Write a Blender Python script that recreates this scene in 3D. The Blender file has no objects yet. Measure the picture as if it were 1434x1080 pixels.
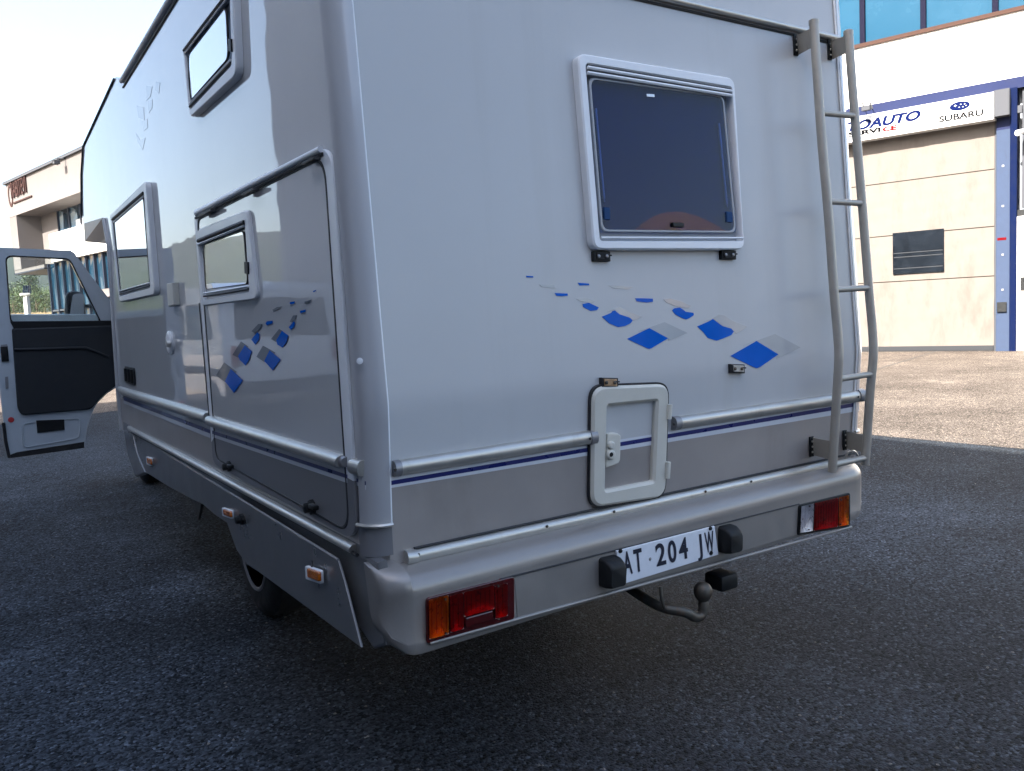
import bpy, bmesh, math, random
from mathutils import Vector, Matrix
random.seed(7)
R_ = math.radians
scene = bpy.context.scene
C = scene.collection

# ------------------------------------------------------------------ camera
YAW, PIT, ROL, FPX = R_(33.43573), R_(-5.07196), R_(2.80898), 1150.55
CAM = Vector((0, 0, 1.45))
_f = Vector((math.sin(YAW)*math.cos(PIT), math.cos(YAW)*math.cos(PIT), math.sin(PIT)))
_r = _f.cross(Vector((0, 0, 1))).normalized(); _d = _f.cross(_r)
_r2 = math.cos(ROL)*_r + math.sin(ROL)*_d; _d2 = -math.sin(ROL)*_r + math.cos(ROL)*_d
cam = bpy.data.cameras.new('camera'); camo = bpy.data.objects.new('camera', cam); C.objects.link(camo)
M = Matrix.Identity(4)
for i in range(3):
    M[i][0] = _r2[i]; M[i][1] = -_d2[i]; M[i][2] = -_f[i]; M[i][3] = CAM[i]
camo.matrix_world = M
cam.sensor_width = 36; cam.lens = 36*FPX/1434; cam.clip_start = .05; cam.clip_end = 20000
scene.camera = camo

# ------------------------------------------------------------------ light
SUN_EL, SUN_AZ = 36.8, 253.7          # azimuth clockwise from +Y
world = bpy.data.worlds.new('World'); scene.world = world; world.use_nodes = True
wn = world.node_tree; bg = wn.nodes['Background']
sky = wn.nodes.new('ShaderNodeTexSky'); sky.sky_type = 'NISHITA'; sky.sun_disc = False
sky.sun_elevation = R_(SUN_EL); sky.sun_rotation = R_(SUN_AZ)
sky.air_density = 1.0; sky.dust_density = 3.0; sky.ozone_density = 1.0
wn.links.new(sky.outputs[0], bg.inputs[0]); bg.inputs[1].default_value = 0.107
sl = bpy.data.lights.new('sun', 'SUN'); sl.energy = 5.0; sl.angle = R_(.5); sl.color = (1, .94, .85)
so = bpy.data.objects.new('sun', sl); C.objects.link(so)
sd = Vector((math.sin(R_(SUN_AZ))*math.cos(R_(SUN_EL)), math.cos(R_(SUN_AZ))*math.cos(R_(SUN_EL)), math.sin(R_(SUN_EL))))
so.rotation_euler = sd.to_track_quat('Z', 'Y').to_euler()
scene.view_settings.view_transform = 'Standard'; scene.view_settings.look = 'None'
scene.view_settings.gamma = 1; scene.view_settings.use_curve_mapping = False
scene.view_settings.exposure = 2.4

# ------------------------------------------------------------------ helpers: rays onto real planes
def ray(px, py): return _r2*((px-717)/FPX) + _d2*((py-540)/FPX) + _f
def hit(px, py, p0, n):
    r = ray(px, py); return CAM + r*((Vector(p0)-CAM).dot(n)/r.dot(n))
SX, SXR = .903, 3.205
KY, KZ = 2.10, 1.21
UN = Vector((0, -1, .060)).normalized(); LN = Vector((0, -1, -.075)).normalized()
def rearY(z): return KY + (z-KZ)*.060 if z > KZ else KY + (KZ-z)*.075
def S(px, py, o=0.): return hit(px, py, (SX-o, 0, 0), Vector((1, 0, 0)))
def RW(px, py, o=0.):
    p = hit(px, py, Vector((0, KY, KZ))+UN*o, UN)
    return p if p.z > KZ else hit(px, py, Vector((0, KY, KZ))+LN*o, LN)
BN = Vector((.016, -1, 0)).normalized()
def BP(px, py, o=0.): return hit(px, py, Vector((.9, 2.02, 0))+BN*o, BN)
def DP(px, py, o=0.): return hit(px, py, (0, 7.7-o, 0), Vector((0, 1, 0)))
FD = Vector((math.sin(R_(-17)), math.cos(R_(-17)), 0)); FN = Vector((-FD.y, FD.x, 0)); F0 = Vector((20, 9.643, 0))
def FP(px, py, o=0.): return hit(px, py, F0+FN*o, FN)
def fw(s, z, o=0.): return F0+FD*s+FN*o+Vector((0, 0, z))
LD = Vector((math.sin(R_(-13.4)), math.cos(R_(-13.4)), 0))*-1; LNn = Vector((LD.y, -LD.x, 0)); L0 = Vector((2.229, 44.95, 0))
def LP(px, py, o=0.): return hit(px, py, L0+LNn*o, LNn)
def lw(t, z, o=0.): return L0+LD*t+LNn*o+Vector((0, 0, z))

# ------------------------------------------------------------------ helpers: meshes
OFF = {}
def tag(o, label=None, cat=None, group=None, kind=None):
    if label: o['label'] = label
    if cat: o['category'] = cat
    if group: o['group'] = group
    if kind: o['kind'] = kind
    return o
def thing(name, loc, label, cat, group=None):
    o = bpy.data.objects.new(name, None); C.objects.link(o); o.location = loc; o.empty_display_size = .2
    OFF[o.name] = Vector(loc); return tag(o, label, cat, group)
def mesh(name, vs, fs, m, parent=None, smooth=False, kind=None, recalc=True):
    off = OFF[parent.name] if parent else Vector((0, 0, 0))
    me = bpy.data.meshes.new(name); me.from_pydata([Vector(v)-off for v in vs], [], fs); me.update()
    if recalc:
        bm = bmesh.new(); bm.from_mesh(me); bmesh.ops.recalc_face_normals(bm, faces=bm.faces); bm.to_mesh(me); bm.free()
    ms = m if isinstance(m, (list, tuple)) else [m]
    for x in ms: me.materials.append(x)
    if smooth:
        me.polygons.foreach_set('use_smooth', [True]*len(me.polygons))
        me.set_sharp_from_angle(angle=R_(smooth if smooth is not True else 40))
    o = bpy.data.objects.new(name, me); C.objects.link(o)
    if parent: o.parent = parent
    OFF[o.name] = off
    if kind: o['kind'] = kind
    return o
def loft_d(loops, wrap=False, caps=True):
    n = len(loops[0]); vs = [p for l in loops for p in l]; fs = []; k = len(loops)
    for i in range(k if wrap else k-1):
        a, b = i*n, ((i+1) % k)*n
        for j in range(n): fs.append((a+j, a+(j+1) % n, b+(j+1) % n, b+j))
    if caps and not wrap: fs.append(tuple(range(n))[::-1]); fs.append(tuple(range((k-1)*n, k*n)))
    return vs, fs
def loft(name, loops, m, parent=None, wrap=False, caps=True, smooth=40):
    return mesh(name, *loft_d(loops, wrap, caps), m, parent, smooth)
def round_poly(pts, r, n=5):
    out = []; k = len(pts); rs = r if isinstance(r, (list, tuple)) else [r]*k
    for i in range(k):
        p, a, b = Vector(pts[i]), Vector(pts[i-1]), Vector(pts[(i+1) % k]); q = rs[i]
        if q <= 0: out.append(p); continue
        da, db = (a-p), (b-p); ra = min(q, da.length*.48); rb = min(q, db.length*.48)
        A = p+da.normalized()*ra; B = p+db.normalized()*rb
        for j in range(n+1):
            t = j/n; out.append(A*(1-t)**2 + p*(2*t*(1-t)*.82+2*t*(1-t)*.18) + B*t*t)
    return out
def inset(pts, d, nrm):
    out = []; k = len(pts); c = sum((Vector(p) for p in pts), Vector())/k
    area = sum(((Vector(pts[i])-c).cross(Vector(pts[(i+1) % k])-c)).dot(nrm) for i in range(k))
    s = 1 if area > 0 else -1
    for i in range(k):
        p, a, b = Vector(pts[i]), Vector(pts[i-1]), Vector(pts[(i+1) % k])
        e1 = (p-a); e2 = (b-p)
        if e1.length < 1e-7 or e2.length < 1e-7: out.append(p.copy()); continue
        n1 = nrm.cross(e1.normalized())*s; n2 = nrm.cross(e2.normalized())*s
        mm = n1+n2
        if mm.length < 1e-5: out.append(p+n1*d); continue
        mm.normalize(); out.append(p+mm*(d/max(.35, mm.dot(n1))))
    return out
def slab(name, pts, depth, m, parent=None, bev=.004, smooth=35):
    """pts: front outline; depth: vector to the back"""
    pts = [Vector(p) for p in pts]; depth = Vector(depth); nrm = depth.normalized()*-1
    bev = min(bev, depth.length*.6)
    if bev > 0:
        L = [[p+depth for p in pts], [p+depth.normalized()*bev for p in pts],
             [p+depth.normalized()*bev*.3 for p in inset(pts, bev*.3, nrm)], inset(pts, bev, nrm)]
    else: L = [[p+depth for p in pts], pts]
    o = loft(name, L, m, parent, smooth=smooth)
    o.data.polygons[len(o.data.polygons)-1].use_smooth = False
    return o
def ring(name, outer, inner, depth, m, parent=None, bev=.005, smooth=35):
    outer = [Vector(p) for p in outer]; inner = [Vector(p) for p in inner]; depth = Vector(depth); d1 = depth.normalized()
    o2 = [a.lerp(b, min(.45, bev/max(1e-4, (a-b).length))) for a, b in zip(outer, inner)]
    i2 = [b.lerp(a, min(.45, bev/max(1e-4, (a-b).length))) for a, b in zip(outer, inner)]
    L = [[p+depth for p in outer], [p+d1*bev for p in outer], o2, i2, [p+d1*bev for p in inner], [p+depth for p in inner]]
    o = loft(name, L, m, parent, wrap=True, smooth=smooth); n = len(outer)
    for i in range(2*n, 3*n): o.data.polygons[i].use_smooth = False
    return o
def tube(name, path, r, m, parent=None, n=12, flat=None):
    path = [Vector(p) for p in path]; loops = []; prev = None
    for i, p in enumerate(path):
        t = ((path[i+1]-p) if i == 0 else (p-path[i-1]) if i == len(path)-1 else (path[i+1]-p).normalized()+(p-path[i-1]).normalized()).normalized()
        if prev is None: u = t.cross(Vector((0, 0, 1)) if abs(t.z) < .9 else Vector((1, 0, 0))).normalized()
        else: u = (prev-t*prev.dot(t)).normalized()
        prev = u; v = t.cross(u); rr = r[i] if isinstance(r, (list, tuple)) else r
        fa, fb = flat or (1, 1)
        loops.append([p+u*(math.cos(a)*rr*fa)+v*(math.sin(a)*rr*fb) for a in [2*math.pi*k/n for k in range(n)]])
    return loft(name, loops, m, parent, smooth=50)
def smooth_path(pts, n=6):
    pts = [Vector(p) for p in pts]; out = []
    for i in range(len(pts)-1):
        p0, p1, p2, p3 = pts[max(i-1, 0)], pts[i], pts[i+1], pts[min(i+2, len(pts)-1)]
        for j in range(n):
            t = j/n; out.append(.5*((2*p1)+(p2-p0)*t+(2*p0-5*p1+4*p2-p3)*t*t+(3*p1-p0-3*p2+p3)*t**3))
    return out+[pts[-1]]
def box(name, c, sx, sy, sz, m, parent=None, bev=.004, ax=None):
    """bevelled box, axes ax=(X,Y,Z) unit vectors; full sizes"""
    X, Y, Z = ax or (Vector((1, 0, 0)), Vector((0, 1, 0)), Vector((0, 0, 1))); c = Vector(c)
    bm = bmesh.new(); bmesh.ops.create_cube(bm, size=1)
    for v in bm.verts: v.co = c+X*(v.co.x*sx)+Y*(v.co.y*sy)+Z*(v.co.z*sz)
    if bev: bmesh.ops.bevel(bm, geom=bm.edges[:], offset=min(bev, min(sx, sy, sz)*.4), segments=2, profile=.5, affect='EDGES')
    vs = [v.co.copy() for v in bm.verts]; fs = [tuple(v.index for v in f.verts) for f in bm.faces]; bm.free()
    return mesh(name, vs, fs, m, parent, smooth=30)
def lathe(name, c, axis, prof, m, parent=None, n=24):
    """prof: list of (radius, along axis)"""
    a = Vector(axis).normalized(); u = a.cross(Vector((0, 0, 1)) if abs(a.z) < .9 else Vector((1, 0, 0))).normalized(); v = a.cross(u); c = Vector(c)
    return loft(name, [[c+a*h+(u*math.cos(t)+v*math.sin(t))*max(r, 1e-4) for t in [2*math.pi*k/n for k in range(n)]] for r, h in prof], m, parent, smooth=35)
def holed(name, outer, holes, depth, m, parent=None):
    bm = bmesh.new(); edges = []; loops = []
    for lp in [outer]+holes:
        vs = [bm.verts.new(p) for p in lp]; loops.append(vs)
        for i in range(len(vs)): edges.append(bm.edges.new((vs[i], vs[(i+1) % len(vs)])))
    bmesh.ops.triangle_fill(bm, edges=edges, use_beauty=True)
    bm.verts.index_update(); n = len(bm.verts); vs = [v.co.copy() for v in bm.verts]; fs = [tuple(v.index for v in f.verts) for f in bm.faces]
    L = [[v.index for v in l] for l in loops]; bm.free()
    vs2 = vs+[v+Vector(depth) for v in vs]; fs2 = fs+[tuple(i+n for i in f)[::-1] for f in fs]
    for l in L:
        for i in range(len(l)): a, b = l[i], l[(i+1) % len(l)]; fs2.append((a, b, b+n, a+n))
    return mesh(name, vs2, fs2, m, parent)
def rail(name, P, at, ab, bt, bb, bulge, m, parent, n=8):
    L = []
    A1, A2, B1, B2 = P(*at), P(*ab), P(*bt), P(*bb)
    nr = (A2-A1).cross(B1-A1).normalized()
    if nr.dot(CAM-A1) < 0: nr = -nr
    for T, Bm in ((A1, A2), (B1, B2)):
        c = (T+Bm)/2; h = (T-Bm)/2
        L.append([c+h*math.cos(t)+nr*(bulge*math.sin(t)**.6) for t in [math.pi*k/n for k in range(n+1)]])
    return loft(name, L, m, parent, smooth=50)
def text(name, s, origin, xd, up, h, m, parent, width=None, shear=0, ext=.004, bold=0):
    cu = bpy.data.curves.new('t', 'FONT'); cu.body = s; cu.size = 1; cu.extrude = 0; cu.shear = shear; cu.offset = bold
    o = bpy.data.objects.new('t', cu); C.objects.link(o)
    dg = bpy.context.evaluated_depsgraph_get(); me = bpy.data.meshes.new_from_object(o.evaluated_get(dg))
    xs = [v.co.x for v in me.vertices]; ys = [v.co.y for v in me.vertices]
    x0, x1 = min(xs), max(xs); hh = .72
    sx = (width/(x1-x0)) if width else h/hh
    xd = Vector(xd).normalized(); up = Vector(up).normalized(); nr = xd.cross(up).normalized(); origin = Vector(origin)
    n = len(me.vertices)
    vs = [origin+xd*((v.co.x-x0)*sx)+up*(v.co.y*h/hh)+nr*ext for v in me.vertices]
    fs = [tuple(p.vertices) for p in me.polygons]
    # edge walls
    cnt = {}
    for f in fs:
        for i in range(len(f)): e = (f[i], f[(i+1) % len(f)]); cnt[e] = 1
    vs += [v-nr*(ext-.0006) for v in vs[:n]]
    fs = fs+[(b, a, a+n, b+n) for (a, b) in cnt if (b, a) not in cnt]
    bpy.data.objects.remove(o); bpy.data.curves.remove(cu); bpy.data.meshes.remove(me)
    return mesh(name, vs, fs, m, parent, recalc=False)

# ------------------------------------------------------------------ materials
def mat(name, col, rough=.5, metal=0., var=0., vs=5., bump=0., bs=50., coat=0., spec=.5, dirt=None, detail=4., coat_rough=.03, bd=.01, coat_ior=1.5, dst=(1, 1, .3)):
    m = bpy.data.materials.new(name); m.use_nodes = True; nt = m.node_tree; b = nt.nodes['Principled BSDF']
    b.inputs['Base Color'].default_value = (*col, 1); b.inputs['Roughness'].default_value = rough
    b.inputs['Metallic'].default_value = metal; b.inputs['Coat Weight'].default_value = coat; b.inputs['Coat Roughness'].default_value = coat_rough
    b.inputs['Specular IOR Level'].default_value = spec
    tc = nt.nodes.new('ShaderNodeTexCoord')
    last = None
    if var:
        nz = nt.nodes.new('ShaderNodeTexNoise'); nz.inputs['Scale'].default_value = vs; nz.inputs['Detail'].default_value = detail; nz.inputs['Roughness'].default_value = .65
        nt.links.new(tc.outputs['Object'], nz.inputs['Vector'])
        mr = nt.nodes.new('ShaderNodeMapRange'); mr.inputs[1].default_value = .3; mr.inputs[2].default_value = .7; mr.inputs[3].default_value = 1-var; mr.inputs[4].default_value = 1+var
        nt.links.new(nz.outputs[0], mr.inputs[0])
        mx = nt.nodes.new('ShaderNodeVectorMath'); mx.operation = 'SCALE'; mx.inputs[0].default_value = col
        nt.links.new(mr.outputs[0], mx.inputs['Scale']); last = mx.outputs[0]
        mr2 = nt.nodes.new('ShaderNodeMapRange'); mr2.inputs[1].default_value = .3; mr2.inputs[2].default_value = .7; mr2.inputs[3].default_value = rough*.8; mr2.inputs[4].default_value = min(1, rough*1.25)
        nt.links.new(nz.outputs[0], mr2.inputs[0]); nt.links.new(mr2.outputs[0], b.inputs['Roughness'])
    if dirt:
        dc, dsc, lo, hi, amt = dirt
        n2 = nt.nodes.new('ShaderNodeTexNoise'); n2.inputs['Scale'].default_value = dsc; n2.inputs['Detail'].default_value = 8; n2.inputs['Roughness'].default_value = .7
        mp = nt.nodes.new('ShaderNodeMapping'); mp.inputs['Scale'].default_value = dst; nt.links.new(tc.outputs['Object'], mp.inputs[0]); nt.links.new(mp.outputs[0], n2.inputs['Vector'])
        m2 = nt.nodes.new('ShaderNodeMapRange'); m2.inputs[1].default_value = lo; m2.inputs[2].default_value = hi; m2.inputs[4].default_value = amt; nt.links.new(n2.outputs[0], m2.inputs[0])
        mix = nt.nodes.new('ShaderNodeMix'); mix.data_type = 'RGBA'; mix.inputs[6].default_value = (*col, 1); mix.inputs[7].default_value = (*dc, 1)
        nt.links.new(m2.outputs[0], mix.inputs[0])
        if last: nt.links.new(last, mix.inputs[6])
        last = mix.outputs[2]
    if last: nt.links.new(last, b.inputs['Base Color'])
    if bump:
        nb = nt.nodes.new('ShaderNodeTexNoise'); nb.inputs['Scale'].default_value = bs; nb.inputs['Detail'].default_value = 3
        nt.links.new(tc.outputs['Object'], nb.inputs['Vector'])
        bn = nt.nodes.new('ShaderNodeBump'); bn.inputs['Strength'].default_value = bump; bn.inputs['Distance'].default_value = bd
        nt.links.new(nb.outputs[0], bn.inputs['Height']); nt.links.new(bn.outputs[0], b.inputs['Normal'])
        if coat: nt.links.new(bn.outputs[0], b.inputs['Coat Normal'])
    b.inputs['Coat IOR'].default_value = coat_ior
    return m
def glass(name, tint, ior=1.5, rough=.0, bump=0., bs=2., k=2.):
    """tinted pane: fresnel mirror over a tinted see-through"""
    m = bpy.data.materials.new(name); m.use_nodes = True; nt = m.node_tree; nt.nodes.clear()
    out = nt.nodes.new('ShaderNodeOutputMaterial'); mx = nt.nodes.new('ShaderNodeMixShader'); fr = nt.nodes.new('ShaderNodeFresnel'); fr.inputs[0].default_value = ior
    tr = nt.nodes.new('ShaderNodeBsdfTransparent'); tr.inputs[0].default_value = (*tint, 1)
    gl = nt.nodes.new('ShaderNodeBsdfGlossy'); gl.inputs['Roughness'].default_value = rough; gl.inputs[0].default_value = (1, 1, 1, 1)
    ge = nt.nodes.new('ShaderNodeNewGeometry')
    def ma(op, x, y):
        n = nt.nodes.new('ShaderNodeMath'); n.operation = op
        for i, q in enumerate((x, y)):
            if isinstance(q, (int, float)): n.inputs[i].default_value = q
            else: nt.links.new(q, n.inputs[i])
        return n.outputs[0]
    # k air/acrylic faces in a row (double glazing); only the outer face of the slab carries the mirror
    F = ma('DIVIDE', ma('MULTIPLY', fr.outputs[0], k), ma('ADD', ma('MULTIPLY', fr.outputs[0], k-1), 1.))
    F = ma('MULTIPLY', F, ma('SUBTRACT', 1., ge.outputs['Backfacing']))
    nt.links.new(F, mx.inputs[0]); nt.links.new(tr.outputs[0], mx.inputs[1]); nt.links.new(gl.outputs[0], mx.inputs[2]); nt.links.new(mx.outputs[0], out.inputs[0])
    if bump:
        tc = nt.nodes.new('ShaderNodeTexCoord'); nb = nt.nodes.new('ShaderNodeTexNoise'); nb.inputs['Scale'].default_value = bs; nb.inputs['Detail'].default_value = 1
        bn = nt.nodes.new('ShaderNodeBump'); bn.inputs['Strength'].default_value = bump; bn.inputs['Distance'].default_value = .01
        nt.links.new(tc.outputs['Object'], nb.inputs['Vector']); nt.links.new(nb.outputs[0], bn.inputs['Height'])
        for x in (fr, gl): nt.links.new(bn.outputs[0], x.inputs['Normal'])
    return m

m_white = mat('gelcoat_white', (.49, .505, .515), .3, coat=1., spec=.0, coat_ior=1.62, coat_rough=.02, var=.025, vs=1.5, bump=.10, bs=1.6, bd=.02, dirt=((.38, .38, .35), 2.2, .60, .8, .35))
m_whiter = mat('gelcoat_weathered', (.47, .485, .495), .4, coat=.7, spec=.0, coat_rough=.28, var=.03, vs=1.2, bump=.06, bs=1.1, bd=.02, dirt=((.34, .34, .32), 1.7, .54, .84, .26), dst=(3.2, 1, .16))
m_grey = mat('paint_grey', (.355, .33, .315), .38, metal=.3, coat=.3, coat_rough=.15, var=.06, vs=3, bump=.06, bs=1.6, bd=.02, dirt=((.22, .20, .17), 3, .55, .75, .3))
m_grey2 = mat('frame_lower_grey', (.19, .19, .20), .35, metal=.2, coat=.5, coat_rough=.05, bump=.05, bs=1.6, bd=.02)
m_skirt = mat('paint_skirt_grey', (.155, .158, .165), .32, metal=.3, coat=.5, coat_rough=.1, var=.08, vs=4, bump=.05, bs=2, bd=.02, dirt=((.2, .18, .15), 4, .52, .75, .35))
m_bump = mat('paint_bumper_silver', (.27, .255, .24), .36, metal=.4, var=.05, vs=6, bump=.03, bs=120, dirt=((.22, .2, .18), 9, .6, .78, .35))
m_alu = mat('aluminium_rail', (.50, .49, .46), .36, metal=.7, var=.06, vs=14, dirt=((.3, .27, .22), 12, .58, .75, .5))
m_alud = mat('aluminium_dull', (.26, .26, .27), .42, metal=.5, var=.08, vs=12)
m_pillar = mat('pillar_silver', (.40, .41, .43), .35, metal=.1, coat=.8, coat_rough=.08)
m_ladder = mat('ladder_grey_metal', (.35, .335, .30), .42, metal=.35, var=.07, vs=16, dirt=((.2, .18, .15), 20, .6, .75, .4))
m_frame = mat('window_frame_white', (.70, .73, .76), .35, var=.03, vs=8)
m_framed = mat('window_frame_grey', (.30, .32, .35), .4, var=.04, vs=8)
m_hatch = mat('hatch_cream_plastic', (.56, .55, .49), .45, var=.04, vs=9, bump=.02, bs=200, dirt=((.35, .32, .25), 10, .6, .8, .35))
m_black = mat('black_plastic', (.009, .010, .011), .5, spec=.25, var=.2, vs=20)
m_rubber = mat('rubber', (.012, .012, .013), .75, var=.2, vs=12, bump=.2, bs=60)
m_dark = mat('underbody_dark', (.012, .012, .013), .9, var=.3, vs=6)
m_seal = mat('seal_black', (.015, .015, .017), .6)
m_navy = mat('stripe_navy', (.012, .018, .13), .3, coat=.6, var=.05, vs=10)
m_stripew = mat('stripe_white', (.62, .65, .70), .3, coat=.6)
m_blue = mat('decal_blue', (.003, .105, .50), .45, spec=0, coat=.25, coat_ior=1.4, coat_rough=.1, var=.06, vs=14)
m_decg = mat('decal_grey', (.40, .41, .42), .5, spec=0, coat=1., coat_ior=1.55, coat_rough=.1, var=.05, vs=10)
m_decs = mat('decal_faded', (.30, .32, .35), .4, spec=0, coat=1., coat_ior=1.62, coat_rough=.02)
m_decp = mat('decal_side_grey', (.17, .19, .21), .5, spec=0, coat=.35, coat_ior=1.45, var=.05, vs=10)
m_skyblue = mat('window_interior_skyblue', (.003, .042, .135), .8, var=.1, vs=3)  # blue stands for the sky mirrored in the pane
m_stay = mat('stay_metal', (.55, .58, .62), .35, metal=.6)
m_pane = glass('acrylic_pane', (.46, .56, .76), 1.40, bump=.004, bs=2.0, k=.75); m_pane2 = glass('double_glazing', (.70, .78, .88), 1.52, bump=.010, bs=3., k=4.)
m_cabglass = glass('cab_glass', (.86, .9, .9), 1.5)
m_orange = mat('lens_amber', (.46, .115, .006), .18, coat=.5, var=.15, vs=40, bump=.3, bs=140)
m_red = mat('lens_red', (.21, .004, .005), .16, coat=.6, var=.35, vs=22, bump=.25, bs=110)
m_redd = mat('lens_red_dark', (.055, .003, .004), .2, coat=.6)
m_clear = mat('lens_clear', (.62, .62, .66), .15, coat=.6, var=.12, vs=40, bump=.3, bs=120)
m_plate = mat('plate_white', (.66, .69, .74), .4, var=.05, vs=14, dirt=((.4, .38, .34), 18, .6, .8, .4))
m_ink = mat('plate_ink', (.008, .012, .03), .45)
m_rust = mat('rusty_clip', (.42, .27, .15), .55, metal=.2, var=.35, vs=70)
m_clip = mat('pale_clip', (.48, .46, .42), .45, metal=.4, var=.2, vs=60)
m_tow = mat('tow_steel', (.09, .083, .07), .5, metal=.6, var=.3, vs=30, dirt=((.12, .06, .03), 25, .5, .65, .6))
m_door_in = mat('door_inner_paint', (.43, .48, .52), .4, coat=.3, var=.05, vs=4, dirt=((.25, .24, .22), 6, .58, .75, .4))
m_door_trim = mat('door_trim_black', (.008, .011, .015), .6, var=.25, vs=4, bump=.1, bs=120)
m_mirror = mat('mirror_face', (.5, .5, .52), .25, metal=.6)
m_beige = mat('alcove_underside', (.42, .33, .26), .6, var=.1, vs=6)
m_redmark = mat('red_mark', (.5, .03, .03), .5)

def asphalt(nm, base):
    m = bpy.data.materials.new(nm); m.use_nodes = True; nt = m.node_tree; b = nt.nodes['Principled BSDF']; L = nt.links.new
    tc = nt.nodes.new('ShaderNodeTexCoord')
    def noise(s, d=3, r=.6):
        n = nt.nodes.new('ShaderNodeTexNoise'); n.inputs['Scale'].default_value = s; n.inputs['Detail'].default_value = d; n.inputs['Roughness'].default_value = r; L(tc.outputs['Object'], n.inputs['Vector']); return n.outputs[0]
    def mr(x, a, b_, c, d):
        n = nt.nodes.new('ShaderNodeMapRange'); n.inputs[1].default_value = a; n.inputs[2].default_value = b_; n.inputs[3].default_value = c; n.inputs[4].default_value = d; L(x, n.inputs[0]); return n.outputs[0]
    def ma(op, x, y):
        n = nt.nodes.new('ShaderNodeMath'); n.operation = op
        for i, q in enumerate((x, y)):
            if isinstance(q, (int, float)): n.inputs[i].default_value = q
            else: L(q, n.inputs[i])
        return n.outputs[0]
    vo = nt.nodes.new('ShaderNodeTexVoronoi'); vo.inputs['Scale'].default_value = 95; L(tc.outputs['Object'], vo.inputs['Vector'])
    sep = nt.nodes.new('ShaderNodeSeparateColor'); L(vo.outputs['Color'], sep.inputs[0])
    stone = mr(sep.outputs[0], 0, 1, .12, 1.75); pale = mr(sep.outputs[1], .86, 1., 0, 3.2)
    big = mr(noise(.45, 7, .68), .32, .68, .62, 1.5); mid = mr(noise(2.6, 5, .7), .3, .72, .82, 1.25); streak = mr(noise(.9, 10, .78), .58, .74, 0, 1.1)
    fine = mr(noise(38, 4, .7), .3, .7, .6, 1.45)
    v = ma('MULTIPLY', ma('MULTIPLY', stone, big), ma('MULTIPLY', mid, fine)); v = ma('ADD', v, ma('ADD', ma('MULTIPLY', pale, .8), streak))
    # dusty worn patches with ragged edges; some also brighten the shaded left side
    warp = nt.nodes.new('ShaderNodeTexNoise'); warp.inputs['Scale'].default_value = 1.3; warp.inputs['Detail'].default_value = 6; warp.inputs['Roughness'].default_value = .7; L(tc.outputs['Object'], warp.inputs['Vector'])
    for cx, cy, rr, amt in ((.35, 6.2, 1.5, .75), (.15, 3.3, .8, .45), (.9, 4.6, .5, .4), (4.2, 2.4, .9, .35), (5.3, 3.4, 1.2, .5), (-.1, 2.0, .9, .7), (.1, 4.4, 1.0, .6), (3.6, 3.6, .9, .35), (6.6, 6.0, 1.3, .4), (-.3, 10, 2.6, .9)):
        dn = nt.nodes.new('ShaderNodeVectorMath'); dn.operation = 'DISTANCE'; L(tc.outputs['Object'], dn.inputs[0]); dn.inputs[1].default_value = (cx, cy, 0)
        q = ma('ADD', dn.outputs['Value'], ma('MULTIPLY', ma('SUBTRACT', warp.outputs[0], .5), rr*3.2))
        v = ma('MULTIPLY', v, ma('ADD', 1., mr(q, rr*.35, rr*1.25, amt, 0)))
    sc = nt.nodes.new('ShaderNodeVectorMath'); sc.operation = 'SCALE'; sc.inputs[0].default_value = base; L(v, sc.inputs['Scale']); L(sc.outputs[0], b.inputs['Base Color'])
    b.inputs['Roughness'].default_value = .82; b.inputs['Specular IOR Level'].default_value = .08
    h = ma('ADD', ma('MULTIPLY', mr(vo.outputs['Distance'], 0, .6, 1, 0), .8), ma('MULTIPLY', noise(240, 3), .7))
    bn = nt.nodes.new('ShaderNodeBump'); bn.inputs['Strength'].default_value = .9; bn.inputs['Distance'].default_value = .012; L(h, bn.inputs['Height']); L(bn.outputs[0], b.inputs['Normal'])
    return m
m_asph = asphalt('asphalt', (.0225, .0275, .0345)); m_asph_sun = asphalt('asphalt_sunlit', (.098, .081, .068))  # same ground in two tones: darkened for shade, pale and warm for sunlight
m_concrete = mat('render_white', (.74, .72, .68), .8, var=.04, vs=2, bump=.1, bs=30, dirt=((.6, .56, .5), 3, .5, .75, .25))
m_pink = mat('precast_pinkish', (.104, .094, .091), .85, var=.07, vs=1.2, bump=.1, bs=30, dirt=((.09, .08, .076), 1.5, .5, .75, .3))
m_bluepaint = mat('steel_blue_paint', (.016, .021, .055), .7, spec=.05, var=.06, vs=6)
m_bluedk = mat('steel_blue_dark', (.002, .006, .03), .7, spec=.05, var=.06, vs=6)
m_bluelt = mat('steel_blue_light', (.036, .050, .086), .7, spec=.05, var=.06, vs=6, dirt=((.025, .025, .035), 4, .6, .8, .4))
m_fabric = mat('door_cream_sheet', (.136, .120, .108), .8, spec=.1, var=.05, vs=3, bump=.12, bs=3.5, bd=.03, dirt=((.082, .066, .055), 2.5, .50, .75, .55))
m_gap2 = mat('vision_bar', (.03, .032, .036), .5, spec=.1)
m_gap = mat('panel_gap', (.02, .017, .014), .9, spec=.02)
m_steel = mat('pale_steel', (.055, .058, .066), .6, spec=.1, var=.05, vs=6)
m_sign = mat('sign_white', (.5, .5, .5), .5)
m_signblue = mat('sign_blue', (.002, .006, .045), .7, spec=.03)
m_signgrey = mat('sign_grey', (.003, .003, .004), .7, spec=.03)
m_signred = mat('sign_red', (.09, .003, .005), .7, spec=.03)
m_glassblue = mat('blue_solar_glass', (.006, .045, .085), .25, var=.05, vs=1., spec=.12)
m_mull = mat('mullion_violet', (.006, .006, .016), .7, spec=.05)
m_copper = mat('copper_flashing', (.05, .028, .022), .7, spec=.05, var=.1, vs=5)
m_darkpane = mat('dark_vision_panel', (.006, .008, .011), .08, coat=.5, var=.5, vs=2.5)
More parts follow.
